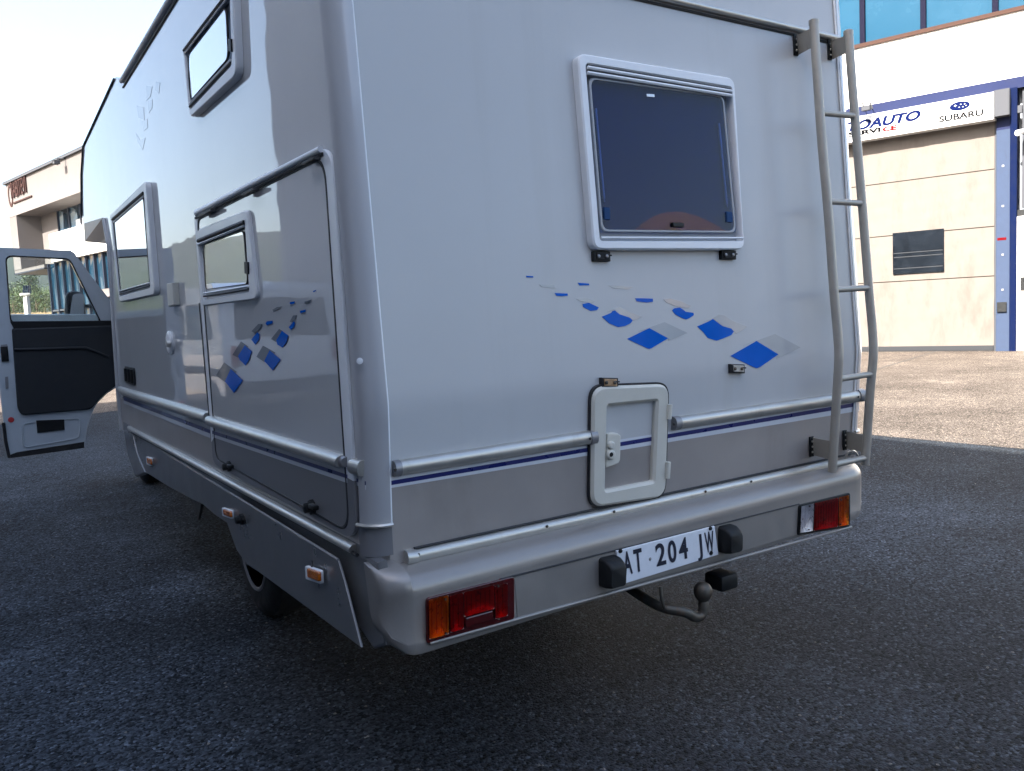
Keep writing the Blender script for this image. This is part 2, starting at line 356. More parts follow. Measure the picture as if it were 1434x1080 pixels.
m_curtain = mat('curtain_glass', (.006, .022, .04), .04, spec=.45)
m_curtain2 = mat('curtain_glass_pale', (.30, .40, .50), .1, coat=1.)
m_mulldk = mat('mullion_dark', (.012, .018, .035), .5)
m_caster = mat('workshop_wall', (.28, .31, .36), .8, var=.08, vs=.8, bump=.1, bs=10)
m_roof = mat('roof_grey', (.2, .2, .2), .8, var=.1, vs=1)
m_hangar = mat('hangar_beige', (.52, .40, .30), .8, var=.08, vs=.6)
m_hill = mat('hill_green', (.016, .024, .016), .95, spec=.02, var=.35, vs=.012, detail=8)
m_field = mat('dry_field', (.36, .26, .14), .95, var=.25, vs=.25, bump=.3, bs=6, detail=8)
m_straw = mat('dry_grass_blades', (.46, .34, .19), .9, var=.2, vs=2)
m_leaf = mat('leaf_green', (.05, .075, .025), .7, var=.4, vs=1.2)
m_leafd = mat('leaf_dark', (.03, .05, .022), .7, var=.4, vs=1.2)
m_bark = mat('bark', (.10, .075, .05), .9, var=.3, vs=8)
m_post = mat('concrete_post', (.52, .50, .47), .85, var=.08, vs=3)
m_vanwhite = mat('van_white', (.66, .67, .68), .3, coat=1., var=.02, vs=2)
m_vanglass = mat('van_glass', (.015, .02, .025), .05, coat=1.)
m_grit = mat('pale_grit', (.16, .155, .145), .9, var=.5, vs=3)
m_lblet = mat('wall_lettering_brown', (.04, .022, .02), .8, spec=.05)
m_seam = mat('ground_seam', (.05, .045, .04), .9, var=.2, vs=9)

# ------------------------------------------------------------------ setting: ground, field, hills
g = 3050
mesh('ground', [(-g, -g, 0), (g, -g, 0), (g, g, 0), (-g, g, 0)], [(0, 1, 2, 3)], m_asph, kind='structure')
mesh('field', [(-400, 62, .02), (700, 62, .02), (1500, 1800, .02), (-1500, 1800, .02), (-1500, 62, .02)], [(0, 1, 2, 3, 4)], m_field, kind='structure')
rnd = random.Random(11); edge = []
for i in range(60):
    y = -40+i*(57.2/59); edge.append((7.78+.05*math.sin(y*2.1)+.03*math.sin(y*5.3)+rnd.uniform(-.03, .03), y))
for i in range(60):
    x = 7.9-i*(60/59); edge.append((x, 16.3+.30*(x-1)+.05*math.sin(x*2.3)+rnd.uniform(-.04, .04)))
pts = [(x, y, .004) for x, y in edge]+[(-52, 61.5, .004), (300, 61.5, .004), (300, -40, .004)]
mesh('sunlit_ground', pts, [tuple(range(len(pts)))], m_asph_sun, kind='structure')  # sunlight painted as a paler ground sheet, edged along the cast shadow
def embankment():
    vs, fs = [], []; nx, ny = 60, 14
    for j in range(ny+1):
        for i in range(nx+1):
            x = -60+i*75/nx; v = j/ny; y = 58+v*70
            z = 2.75*min(1, max(0, (y-58)/9))**.8+.012*max(0, y-67)+.12*math.sin(x*.9+y*.4)*min(1, v*6)
            vs.append((x, y, z-.05))
    for j in range(ny):
        for i in range(nx): q = j*(nx+1)+i; fs.append((q, q+1, q+nx+2, q+nx+1))
    return mesh('embankment', vs, fs, m_field, smooth=True, kind='structure')
embankment()
def bank(y): return 2.75*min(1, max(0, (y-58)/9))**.8+.012*max(0, y-67)-.05
def hills():
    vs, fs = [], []; N = 240; rows = ((700, .0), (820, .35), (1000, .75), (1250, 1.), (1700, .9), (2300, 1.3), (3000, .2))
    rnd = random.Random(3); ph = [rnd.uniform(0, 6.28) for _ in range(8)]
    for k, (rr, hh) in enumerate(rows):
        for i in range(N):
            a = 2*math.pi*i/N
            h = 58+22*math.sin(5*a+ph[0]+k*.3)+14*math.sin(11*a+ph[1]+k)+9*math.sin(23*a+ph[2]+2*k)+5*math.sin(47*a+ph[3]+k*1.7)+3*math.sin(83*a+ph[4]+k*2)
            # highest in the north (in front of the vehicle) and west
            w = .55+.65*max(0, math.cos(a+.35))
            vs.append((math.sin(a)*rr, math.cos(a)*rr, max(-1, h*hh*w*1.3)))
    for k in range(len(rows)-1):
        for i in range(N): fs.append((k*N+i, k*N+(i+1) % N, (k+1)*N+(i+1) % N, (k+1)*N+i))
    return mesh('hills', vs, fs, m_hill, smooth=True, kind='structure')
hills()
# expansion joint in the sunlit ground
def gp(px, py, z=.0): return hit(px, py, (0, 0, z), Vector((0, 0, 1)))
a, b = gp(1222, 519, .008), gp(1312, 491.6, .008); a = a+(a-b)*2.0
n_ = (b-a).cross(Vector((0, 0, 1))).normalized()*.022
mesh('ground_joint', [a-n_, a+n_, b+n_, b-n_], [(0, 1, 2, 3)], m_seam, kind='structure')

rnd = random.Random(21); vs, fs = [], []
for i in range(1500):
    d = rnd.uniform(1.3, 9)**1.0; a_ = rnd.uniform(-.02, 1.15); x, y = d*math.sin(a_), d*math.cos(a_)
    if i % 3 == 0: x, y = rnd.gauss(8.0, .6), rnd.uniform(1, 9)
    r = rnd.uniform(.003, .0075); k = len(vs); z0 = .004 if x > 7.7 else 0
    ring_ = [(x+r*math.cos(t+i)*rnd.uniform(.7, 1.2), y+r*math.sin(t+i)*rnd.uniform(.7, 1.2), z0+.0005) for t in (0, 1.25, 2.5, 3.77, 5.0)]
    vs += ring_+[(x+rnd.uniform(-.3, .3)*r, y+rnd.uniform(-.3, .3)*r, z0+r*rnd.uniform(.6, 1.1))]
    fs += [(k+j, k+(j+1) % 5, k+5) for j in range(5)]
mesh('loose_grit', vs, fs, m_grit, kind='stuff', recalc=False)
# ------------------------------------------------------------------ right building
rb = thing('service_building', fw(0, 0), 'white rendered workshop building with blue glazed upper floor and roller door', 'building')
def fbox(name, s0, s1, z0, z1, o0, o1, m, par=rb, bev=.006):
    return box(name, fw((s0+s1)/2, (z0+z1)/2, (o0+o1)/2), abs(s1-s0), abs(o1-o0), abs(z1-z0), m, par, bev, (FD, FN, Vector((0, 0, 1))))
S0, S1 = -9., 26.
fbox('wall', S0, S1, 6.13, 7.56, -.3, 0, m_concrete)                        # spandrel
fbox('wall', 5.6, S1, 0, 6.13, -.3, 0, m_concrete)
fbox('wall', S0, -1.6, 0, 6.13, -.3, 0, m_concrete)
fbox('core', S0, S1, 0, 11, -9, -.35, m_caster)
fbox('parapet', S0, S1, 9.6, 11.2, -.34, .0, m_concrete)
fbox('cornice', S0, S1, 9.35, 9.6, -.33, .25, m_bluedk)
fbox('sill', S0, S1, 7.56, 7.64, -.28, .06, m_copper)
mull = [2.98+.02, 1.62, .12, -1.35]; step = 1.42
ms = [ -8.8+step*k for k in range(25)]
ms = sorted([2.99, 1.61, .12]+[2.99+1.4*k for k in range(1, 17)]+[.12-1.4*k for k in range(1, 7)])
for i, s in enumerate(ms):
    fbox('mullion', s-.055, s+.055, 7.64, 9.35, -.2, -.02, m_mull)
    if i: fbox('window_pane', ms[i-1]+.05, s-.05, 7.64, 9.35, -.19, -.1, m_glassblue, bev=.002)
fbox('beam', -8, 8, 5.9, 6.13, -.25, .03, m_bluepaint)
# sectional door
dr = fbox('door_track', .08, .12, .0, 5.85, -.2, -.05, m_steel)
zs = [.10, 1.75, 2.89, 4.19, 5.85]
def door_panel(s0, s1, z0, z1):
    n, k = 70, 14; vs, fs = [], []
    for j in range(k+1):
        for i in range(n+1):
            s = s0+(s1-s0)*i/n; z = z0+(z1-z0)*j/k; e = math.sin(math.pi*j/k)
            w = .006*math.sin(s*5+z*3)+.005*math.sin(s*13-z*6)+.003*math.sin(z*19+s*2)
            if z0 < 1: w += .03*math.exp(-((s-.25)/.35)**2)*math.sin(z*6+s*14)
            vs.append(fw(s, z, -.07+w*e))
    for j in range(k):
        for i in range(n): q = j*(n+1)+i; fs.append((q, q+1, q+n+2, q+n+1))
    return mesh('door_panel', vs, fs, m_fabric, rb, smooth=60)
for i in range(4):
    door_panel(.13, 5.55, zs[i]+.012, zs[i+1]-.012)
    if i: fbox('seam', .13, 5.55, zs[i]-.014, zs[i]+.014, -.12, -.072, m_gap, bev=.002)
fbox('backing', .13, 5.55, .1, 5.85, -.25, -.18, m_dark)
fbox('bottom_seal', .13, 5.55, .0, .035, -.16, -.03, m_rubber); fbox('bottom_bar', .13, 5.55, .037, .13, -.14, -.025, m_gap2)
vp = fbox('vision_panel', 1.18, 2.32, 1.93, 2.94, -.07, -.03, m_darkpane, bev=.004)
for z in (2.05, 2.33, 2.43): fbox('glazing_bar', 1.2, 2.3, z, z+.02, -.028, -.026, m_gap2, vp, bev=0)
# posts and neighbour bay
fbox('post', -.20, .07, 0, 5.02, -.2, .05, m_bluelt); fbox('post', -.33, -.205, 0, 5.9, -.2, .08, m_bluedk); fbox('post_cap', -.20, .07, 5.022, 5.45, -.2, .035, m_bluepaint)
fbox('lock_box', -.14, .04, .92, 1.13, .052, .10, m_black); fbox('post_notice', -.13, .05, 2.55, 2.61, .0505, .054, m_signred, bev=0)
for z in (1.4, 2.2, 3.3, 4.2): fbox('bolt', -.08, -.04, z, z+.04, .051, .062, m_alud, bev=.002)
pd = fbox('entrance_door', -1.5, -.335, .02, 3.05, -.12, .02, m_concrete)
fbox('door_handle', -.50, -.42, 1.40, 1.68, .022, .06, m_black, pd); fbox('lever', -.66, -.48, 1.60, 1.63, .062, .09, m_black, pd)
text('lettering', 'ENTRATA', fw(-.42, 2.08, .0215), -FD, (0, 0, 1), .12, m_signgrey, pd, ext=.003)
fbox('transom_panel', -1.5, -.42, 3.25, 5.85, -.16, -.06, m_steel); fbox('door_head', -1.5, -.335, 3.06, 3.2, -.18, .0, m_black)
fbox('bracket', -.42, -.335, 5.35, 5.5, -.05, .05, m_steel)
sb = thing('wall_camera', fw(-.52, 4.85, -.05), 'small white cylinder security camera on bracket beside the blue post', 'security camera')
lathe('camera_housing', fw(-.45, 4.88, .30), FN+FD*.35+Vector((0, 0, -.25)), [(.0, -.14), (.05, -.14), (.055, -.1), (.055, .12), (.065, .125), (.065, .17), (.05, .172), (0, .16)], m_sign, sb)
tube('mount_arm', [fw(-.52, 4.8, -.06), fw(-.52, 4.8, .16), fw(-.47, 4.86, .26)], .02, m_steel, sb)
# sign
sg = thing('shop_sign', fw(2.5, 5.3, .2), 'long white sign box with blue lettering and oval star emblem above door', 'sign')
SO = .34
pR = FP(1391, 130, SO); pRb = FP(1391, 166, SO)
def ss(px, py): v = FP(px, py, SO)-F0; return v.dot(FD), v.z
sR, zT = ss(1391, 129.5); _, zB = ss(1391, 166)
fbox('sign_face', sR, 5.4, zB, zT, .02, SO, m_sign, sg, bev=.012)
fbox('end_box', sR-.30, sR-.02, zB+.05, zT+.03, .06, SO-.02, m_steel, sg, bev=.012)
def sline(name, s, x0, y0, x1, y1, h, m, shear=0, bold=0):
    a, b = FP(x0, y0, SO), FP(x1, y1, SO); a.z = b.z = (a.z+b.z)/2
    return text(name, s, a+FN*.001, (b-a), (0, 0, 1), h, m, sg, width=(b-a).length, shear=shear, ext=.006, bold=bold)
k_ = (zT-zB)/36
sline('lettering', 'TOAUTO', 1187, 182.5, 1289.5, 168.5, k_*13.5, m_signblue, .25, .042)
sline('lettering', 'SERVI', 1188, 191.5, 1233.5, 184.5, k_*6.4, m_signgrey, 0, .05)
sline('lettering', 'CE', 1236, 184.3, 1256, 181.4, k_*6.4, m_signred, 0, .055)
sline('lettering', 'SUBARU', 1315, 171, 1377, 161.6, k_*8.6, m_signgrey, 0, .03)
ec = FP(1344, 148.5, SO+.001)
el = [ec-FD*(math.cos(t)*k_*13.2)+Vector((0, 0, math.sin(t)*k_*6.3)) for t in [2*math.pi*i/32 for i in range(32)]]
em = slab('emblem', [p+FN*.006 for p in el], -FN*.006, m_signblue, sg, bev=.002)
eo = [ec-FD*(math.cos(t)*k_*12.3)+Vector((0, 0, math.sin(t)*k_*5.6)) for t in [2*math.pi*i/32 for i in range(32)]]
ei = [ec-FD*(math.cos(t)*k_*11.6)+Vector((0, 0, math.sin(t)*k_*5.1)) for t in [2*math.pi*i/32 for i in range(32)]]
for (u, w, r) in ((-5.5, 1.2, 2.6), (1.5, 2.0, 1.6), (6.5, 1.6, 1.5), (-.5, -1.8, 1.5), (4.2, -2.0, 1.5), (8.3, -1.0, 1.4)):
    c = ec-FD*(u*k_)+Vector((0, 0, w*k_)); st = []
    for i in range(8):
        rr = r*k_*.72*(1 if i % 2 == 0 else .34); t = math.pi*i/4; st.append(c-FD*(math.cos(t)*rr*1.25)+Vector((0, 0, math.sin(t)*rr))+FN*.010)
    slab('emblem_star', st, -FN*.003, m_sign, em, bev=0)
# flood lamp over the sign
fl = thing('flood_lamp', FP(1213, 153, .6), 'small metal floodlight on arms over the sign lettering', 'lamp')
c = FP(1213, 152, .62); box('lamp_head', c, .18, .12, .08, m_steel, fl, .01, (FD, FN, Vector((0, 0, 1))))
for px in (1207, 1218): tube('lamp_arm', [FP(px, 146, .0), FP(px+1, 143, .3), FP(px+4, 153, .6)], .012, m_black, fl, 8)

# ------------------------------------------------------------------ left building (far)
lb = thing('office_building', lw(0, 0), 'pinkish office block with overhanging top floor and dark glazed ground floor', 'building')
ax_l = (LD, LNn, Vector((0, 0, 1)))
if LNn.dot(CAM-L0) < 0: LNn = -LNn
def lbox(name, t0, t1, z0, z1, o0, o1, m, par=lb, bev=.01):
    return box(name, lw((t0+t1)/2, (z0+z1)/2, (o0+o1)/2), abs(t1-t0), abs(o1-o0), abs(z1-z0), m, par, bev, (LD, LNn, Vector((0, 0, 1))))
TE = 26.
lbox('fascia', 0, TE, 6.95, 8.45, -12, 0, m_pink); lbox('roof_edge', -.12, TE, 8.452, 8.56, -12, .10, m_steel)
lbox('pier', 0, 1.02, 4.53, 6.945, -1.4, -.003, m_pink)
lbox('reveal', 1.025, 5.0, 4.53, 6.945, -1.42, -1.12, m_pink) if False else None
lbox('recess_wall', 1.03, 3.05, 4.53, 6.945, -1.9, -1.02, m_pink)
lbox('soffit', 0, 4.0, 4.38, 4.525, -12, -.01, m_pink)
lbox('soffit_edge', 0, 4.0, 4.33, 4.378, -12, .02, m_mulldk)
lbox('spandrel', 4.95, TE, 4.53, 5.70, -.9, .0, m_concrete)
for k in range(16):
    t0 = 3.06+k*1.35; pn = lbox('window_pane', t0+.05, t0+1.3, 5.72, 6.945, -1.2, -1.08, m_curtain, bev=.002)
    lbox('mullion', t0-.04, t0+.045, 5.72, 6.945, -1.22, -1.03, m_mulldk)
lbox('blind', 5.1, 6.0, 5.74, 6.35, -1.078, -1.07, m_sign, bev=0); lbox('blind', 6.5, 7.7, 5.74, 6.5, -1.078, -1.07, m_sign, bev=0)
lbox('upper_core', 3.0, TE, 4.53, 6.945, -12, -1.95, m_caster)
# glazed ground floor
gt = 4.03
for k in range(22):
    t0 = gt+k*.86
    lbox('glass_panel', t0+.06, t0+.83, 2.55, 4.50, -.30, -.22, m_curtain, bev=.002); lbox('glass_panel', t0+.06, t0+.83, .25, 2.45, -.30, -.22, m_curtain, bev=.002)
    lbox('mullion', t0-.03, t0+.05, 0, 4.52, -.32, -.12, m_mulldk)
lbox('transom', gt, TE-3, 2.46, 2.54, -.34, -.14, m_steel); lbox('plinth', gt, TE-3, 0, .24, -.34, -.1, m_pink)
lbox('lower_core', gt+.05, TE-3, 0, 4.5, -12, -.5, m_caster)
cp = lbox('canopy', 10.6, 13, 2.75, 3.05, -.1, .5, m_pink)
a, b = LP(13, 278.5, .02), LP(37, 270, .02); b.z = a.z
text('lettering', 'RABITEVI', LP(17.5, 278.0, .02), b-a, (0, 0, 1), .78, m_lblet, lb, width=(b-a).length*.86, ext=.05, bold=.01)
c = LP(14.2, 274, .03)
rg = [c+LD*(math.cos(t)*.30)+Vector((0, 0, math.sin(t)*.52)) for t in [2*math.pi*i/20 for i in range(20)]]; rg2 = [c+(p-c)*.72 for p in rg]
ring('emblem_ring', rg, rg2, LNn*-.03, m_lblet, lb, bev=.004)
lbox('underline', .9, 3.4, LP(27, 281, 0).z-.06, LP(27, 281, 0).z-.0, .01, .05, m_lblet, bev=.003)
rl = thing('roof_lamp', lw(7.6, 8.4, .1), 'small floodlight hanging from the roof edge of the pinkish office block', 'lamp')
box('lamp_head', lw(7.6, 8.25, .35), .22, .18, .12, m_steel, rl, .02, (LD, LNn, Vector((0, 0, 1)))); tube('lamp_arm', [lw(7.6, 8.42, .0), lw(7.6, 8.4, .3), lw(7.6, 8.3, .35)], .03, m_steel, rl, 8)

# ------------------------------------------------------------------ buildings behind the camera that shade the yard and mirror in the vehicle
wb = thing('shading_workshop', (-11, -4, 0), 'grey two storey workshop mirrored in the side of the motorhome', 'building')
def sbox(name, x0, x1, y0, y1, z0, z1, m, par=wb, bev=.01): return box(name, ((x0+x1)/2, (y0+y1)/2, (z0+z1)/2), x1-x0, y1-y0, z1-z0, m, par, bev)
sbox('wall', -18, -3.4, -26, 15.6, 0, 8.5, m_caster); sbox('sky_block_wing', -3.38, 5, -26, -15, 0, 8.5, m_caster); sbox('parapet', -18, -3.37, -26, 15.62, 8.502, 8.56, m_roof)  # unseen wing added behind the camera to cut the skylight
for y in range(-22, 5, 4):
    w_ = sbox('window_frame', -3.398, -3.33, y, y+2.2, 4.6, 6.2, m_steel); sbox('window_pane', -3.36, -3.325, y+.08, y+2.12, 4.68, 6.12, m_vanglass, w_, 0)
    if y % 8 == 2 or y == -22: sbox('roller_door', -3.398, -3.35, y-.6, y+3, 0.02, 3.4, m_steel)
hb = thing('arched_hangar', (42, -42, 0), 'beige arched roof hangar mirrored in the rear window', 'building')
hd = Vector((-1, 1, 0)).normalized(); hs = Vector((1, 1, 0)).normalized(); hc = Vector((47.6, -42.9, 0))
def arch(o): return [hc+hs*x+hd*o+Vector((0, 0, z)) for x, z in [(-4.2, 0), (-4.2, 12.2)]+[(-4.2+8.4*i/16, 12.2+2.1*math.sin(math.pi*i/16)) for i in range(1, 16)]+[(4.2, 12.2), (4.2, 0)]]
loft('hangar_shell', [arch(-30), arch(0)], m_hangar, hb, smooth=20)
slab('hangar_door', [hc+hs*x+hd*.08+Vector((0, 0, z)) for x, z in ((-3.4, .02), (3.4, .02), (3.4, 6.5), (-3.4, 6.5))], hd*-.07, m_glassblue, hb)

# ------------------------------------------------------------------ white van parked further up the yard, mirrored in the motorhome's side
vn = thing('parked_van', (-2.3, 15, 0), 'white panel van parked up the yard and mirrored in the side wall', 'van')
vprof = [(12.3, .42), (12.25, .8), (12.32, 1.15), (12.5, 1.98), (12.7, 2.1), (15.6, 2.12), (16.0, 2.02), (16.55, 1.28), (17.25, 1.08), (17.4, .85), (17.38, .42)]
loft('body', [[Vector((x, y, z)) for y, z in vprof] for x in (-3.2, -1.35)], m_vanwhite, vn, smooth=35)
for nm, pts in (('side_window', ((14.95, 1.25), (16.3, 1.25), (15.95, 1.82), (14.95, 1.85))), ('side_window', ((13.0, 1.25), (14.75, 1.25), (14.75, 1.85), (13.05, 1.85)))):
    slab(nm, round_poly([Vector((-1.342, y, z)) for y, z in pts], .06, 3), (-.01, 0, 0), m_vanglass, vn, .002)
slab('rear_window', round_poly([Vector((x, 12.36+(z-1.25)*.17-.02, z)) for x, z in ((-3.0, 1.25), (-1.55, 1.25), (-1.6, 1.85), (-2.95, 1.85))], .06, 3), (0, .01, 0), m_vanglass, vn, .002)
for x in (-3.12, -1.55): box('tail_lamp', (x+.06, 12.25, 1.0), .1, .04, .32, m_red, vn, .008)
for y in (13.2, 16.45):
    for x in (-1.54, -3.21): t = lathe('wheel', (x, y, .33), (1, 0, 0), [(.2, 0), (.3, 0), (.33, .04), (.33, .16), (.3, .2), (.2, .2)], m_rubber, vn, 28); lathe('rim', (x, y, .33), (1, 0, 0), [(.2, .01), (.19, -.004), (.06, .0), (0, .0), (0, .19), (.19, .2)], m_alud, t, 20)
box('bumper', (-2.27, 12.24, .52), 1.9, .12, .2, m_black, vn, .03); box('side_trim', (-1.34, 14.8, .75), .03, 4.2, .12, m_black, vn, .01)
# ------------------------------------------------------------------ motorhome
mh = thing('motorhome', (2.05, 2.1, 0), 'white motorhome with grey skirts, blue diamond decals and its cab door open', 'motorhome')
def body_prism(name, prof, x0, x1, m):
    c = .056
    ins = [(y+.052 if y < 2.212 else y, z) for y, z in prof]
    secs = [(x0, ins), (x0+c, prof), (x1-c, prof), (x1, ins)]
    return loft(name, [[Vector((x, y, z)) for y, z in p] for x, p in secs], m, mh, smooth=30)
def prism(name, prof, x0, x1, m, parent=mh, smooth=30): return loft(name, [[Vector((x0, y, z)) for y, z in prof], [Vector((x1, y, z)) for y, z in prof]], m, parent, smooth=smooth)
prof = [(rearY(.975), .975), (rearY(KZ-.06), KZ-.06), (rearY(KZ-.03)+.0005, KZ-.03), (KY+.001, KZ), (rearY(KZ+.03)+.0005, KZ+.03), (rearY(KZ+.06), KZ+.06), (rearY(1.8), 1.8), (rearY(2.70), 2.70), (rearY(2.75), 2.75), (2.215, 2.84), (2.25, 2.89), (2.31, 2.915), (4.0, 2.912), (5.3, 2.898), (5.37, 2.89), (5.42, 2.915), (5.47, 2.96), (5.54, 2.985), (5.62, 2.985),
        (7.235, 2.897), (7.5, 2.72), (7.66, 2.5), (7.70, 2.42), (7.68, 2.37), (7.64, 2.352), (6.58, 2.27), (6.44, 2.24), (6.60, .975)]
bo = body_prism('body', prof, SX, SXR, m_white)
bo.data.materials.append(m_whiter)
for p_ in bo.data.polygons:
    if p_.normal.y < -.9: p_.material_index = 1
prof = [(rearY(.735), .735), (rearY(.972), .972), (6.60, .972), (6.56, .735)]
body_prism('lower_panel', prof, SX+.0015, SXR-.0015, m_grey)
prism('underbody', [(2.55, .40), (2.55, .73), (6.6, .73), (6.6, .40)], 1.16, 2.94, m_dark)
prism('rear_valance', [(2.15, .50), (2.15, .73), (2.19, .73), (2.19, .50)], SX+.12, SXR-.12, m_dark)
# roof rail along the left edge
tube('roof_rail', [(SX-.012, 2.35, 2.915), (SX-.008, 5.33, 2.905)], .013, m_frame, mh); tube('roof_seal', [(SX-.003, 2.35, 2.885), (SX-.003, 5.33, 2.868)], .0045, m_seal, mh, 6)
tube('alcove_edge_trim', [(SX-.003, 5.6, 2.985), (SX-.003, 7.235, 2.897), (SX-.003, 7.5, 2.72), (SX-.003, 7.66, 2.5), (SX-.003, 7.70, 2.42)], .008, m_seal, mh, 6)
# body crease / reflection-free hairline seams
# rear gutter
zg = RW(1105, 40).z
tube('rear_gutter', [(SX+.06, rearY(zg)-.012, zg), (SXR-.06, rearY(zg)-.012, zg)], .012, m_alu, mh); tube('gutter_seal', [(SX+.06, rearY(zg-.022)-.002, zg-.022), (SXR-.06, rearY(zg-.022)-.002, zg-.022)], .005, m_seal, mh, 6)
# corner pillars
def pillar(side):
    zs_ = [.868, .9, 1.0, 1.1, KZ-.04, KZ, KZ+.06, 1.4, 1.7, 2.0, 2.3, 2.6, 2.78]; loops = []
    for z in zs_:
        y0 = rearY(z); pts = []
        for i in range(9):
            t = math.pi/2*i/8; x = .058-.066*math.sin(t)**.85; y = -.008+.103*(1-math.cos(t)**.85) if False else None
            ex = -.010+.068*(1-math.sin(t)); ey = -.012+.064*(1-math.cos(t))
            pts.append((ex, y0+ey))
        pts.append((.008, y0+.051)); pts.append((.058, y0+.01))
        loops.append([Vector((SX+x if side < 0 else SXR-x, y, z)) for x, y in pts])
    o = loft('corner_pillar', loops, m_pillar, mh, smooth=40)
    tr = []
    for z in zs_: y0 = rearY(z); tr.append(Vector((SX+.0605 if side < 0 else SXR-.0605, y0-.006, z)))
    tube('pillar_edge', tr, .0045, m_frame, o, 6)
    l2 = []
    for z in (.776, .80, .83, .866):
        y0 = rearY(.85); pts = []
        for i in range(9):
            t = math.pi/2*i/8; pts.append((-.012+.076*(1-math.sin(t)), y0-.004+.062*(1-math.cos(t))))
        pts += [(.008, y0+.055), (.064, y0+.006)]
        l2.append([Vector((SX+x if side < 0 else SXR-x, y, z)) for x, y in pts])
    loft('pillar_foot', l2, m_grey2 if side < 0 else m_bump, mh, smooth=40)
    cz = [Vector((SX+x-.001 if side < 0 else SXR-x+.001, y, .868)) for x, y in [(-.016+.078*(1-math.sin(t)), rearY(.868)-.018+.074*(1-math.cos(t))) for t in [math.pi/2*i/8 for i in range(9)]]]
    tube('pillar_collar', cz, .006, m_alu, o, 6)
pillar(-1); pillar(1)
sc_ = S(515, 505, .02); lathe('pillar_screw', Vector((SX-.004, 2.115, RW(515, 505).z)), (-.5, -1, 0), [(.009, 0), (.009, .004), (0, .006)], m_frame, mh, 12)

# --- windows
def window(name, P, outer, opening, pane, o, n_in, rr=.05, strip=None, big=False, fm=None):
    fm = fm or m_frame
    w = ring(name, round_poly([P(*p, o) for p in outer], rr), round_poly([P(*p, o) for p in opening], rr*.35), n_in*(o-.001), fm, mh, bev=.0055)
    bl = slab('blind', [P(*p, .003) for p in opening], n_in*.002, m_framed, w, bev=0)
    slab('interior', round_poly([P(*p, .006) for p in pane], rr*.6), n_in*.002, m_skyblue, w, bev=0)
    pn = slab('pane', round_poly([P(*p, o*.72) for p in pane], rr*.8), n_in*.003, m_pane if big else m_pane2, w, bev=.001)
    po = round_poly([P(*p, o*.8) for p in pane], rr*.8); cpt = sum(po, Vector())/len(po)
    pi_ = [p+(cpt-p)*(.028 if big else .03) for p in po]
    ring('pane_seal', po, pi_, n_in*(o*.3), m_framed if big else m_seal, w, bev=.002)
    return w
RIN = -UN; SIN = Vector((1, 0, 0))
rw = window('rear_window', RW, [(809, 73.5), (1029, 109.5), (1043, 349.5), (832, 349.5)], [(821.4, 89.4), (1024.5, 123), (1040.6, 337), (841.5, 337)],
            [(824.5, 107.5), (1014, 134), (1031.5, 326), (842.5, 324.5)], .034, RIN, .035, big=True)
for k, (dy, m, th) in enumerate(((2.0, m_seal, .004), (5.0, m_frame, .006), (9.0, m_seal, .003), (12.5, m_frame, .006))):
    tube('blind_rail', [RW(822.5, 89.5+dy, .034), RW(1024.5, 124+dy*.8, .034)], th, m, rw, 6)
tube('sill_rail', [RW(842, 333, .033), RW(1040, 333.5, .033)], .004, m_frame, rw, 6)
for a, b in (((834, 152.3), (845.6, 278)), ((1006.5, 172.8), (1017.6, 286))):
    tube('stay', [RW(*a, .014), RW(*b, .014)], .0045, m_stay, rw, 8); tube('stay_end', [RW(b[0], b[1], .014), RW(b[0]+.6, b[1]+5, .014)], .003, m_stay, rw, 6)
def prect(P, x, y, w, h, o): return [P(x-w/2, y-h/2, o), P(x+w/2, y-h/2+.6, o), P(x+w/2+.5, y+h/2+.6, o), P(x-w/2+.5, y+h/2, o)]
for x, y, w, h in ((850.7, 298.7, 8, 17), (1022, 303.5, 8, 15)): slab('latch', prect(RW, x, y, w, h, .03), RIN*.012, m_skyblue, rw, .002)
slab('handle', prect(RW, 950.5, 314.5, 15, 6, .034), RIN*.014, m_black, rw, .002); slab('latch_plate', prect(RW, 911, 133.4, 11, 4, .028), RIN*.006, m_stay, rw, .001)

w1 = window('upper_side_window', S, [(255.8, 67), (325, -24), (331, 105), (265, 166)], [(258, 72), (321, -12), (324, 90), (265.5, 153)], [(262, 78), (316, 8), (319.5, 81), (265.5, 142)], .028, SIN, .05)
w2 = window('garage_side_window', S, [(275, 322), (346, 293), (360, 418), (283, 429)], [(277, 336), (342, 309.5), (348.5, 409), (285, 419.5)], [(284, 343), (341, 322.5), (347, 398), (287, 406)], .024, SIN, .04)
w3 = window('kitchen_side_window', S, [(153.5, 302), (203.5, 253), (216.5, 412), (167, 423.5)], [(156.5, 306), (201, 268), (210, 403), (167, 415)], [(158, 309), (200.5, 274), (209.5, 397), (168, 409)], .030, SIN, .05)
for w, a, b in ((w1, (258, 71), (321, -11)), (w2, (277.5, 337.5), (342, 311.5)), (w3, (157, 308), (201, 270))):
    tube('blind_rail', [S(*a, .025), S(*b, .025)], .008, m_seal, w, 6); tube('blind_cover', [S(a[0], a[1]+5, .024), S(b[0], b[1]+5, .024)], .005, m_frame, w, 6)
for w, a, b in ((w1, (265.5, 150), (323, 88)), (w2, (285.5, 415), (348, 405)), (w3, (167, 412), (210, 400))):
    tube('sill_rail', [S(*a, .025), S(*b, .025)], .005, m_seal, w, 6); tube('sill_rail', [S(a[0], a[1]-4, .024), S(b[0], b[1]-4, .024)], .004, m_frame, w, 6)
slab('latch', prect(S, 321, 63, 4, 18, .034), SIN*.015, m_black, w1, .002); slab('latch', prect(S, 344, 375, 5, 17, .030), SIN*.015, m_black, w2, .002)
tube('stay', [S(285, 352, .012), S(286, 362, .012)], .004, m_seal, w2, 6)

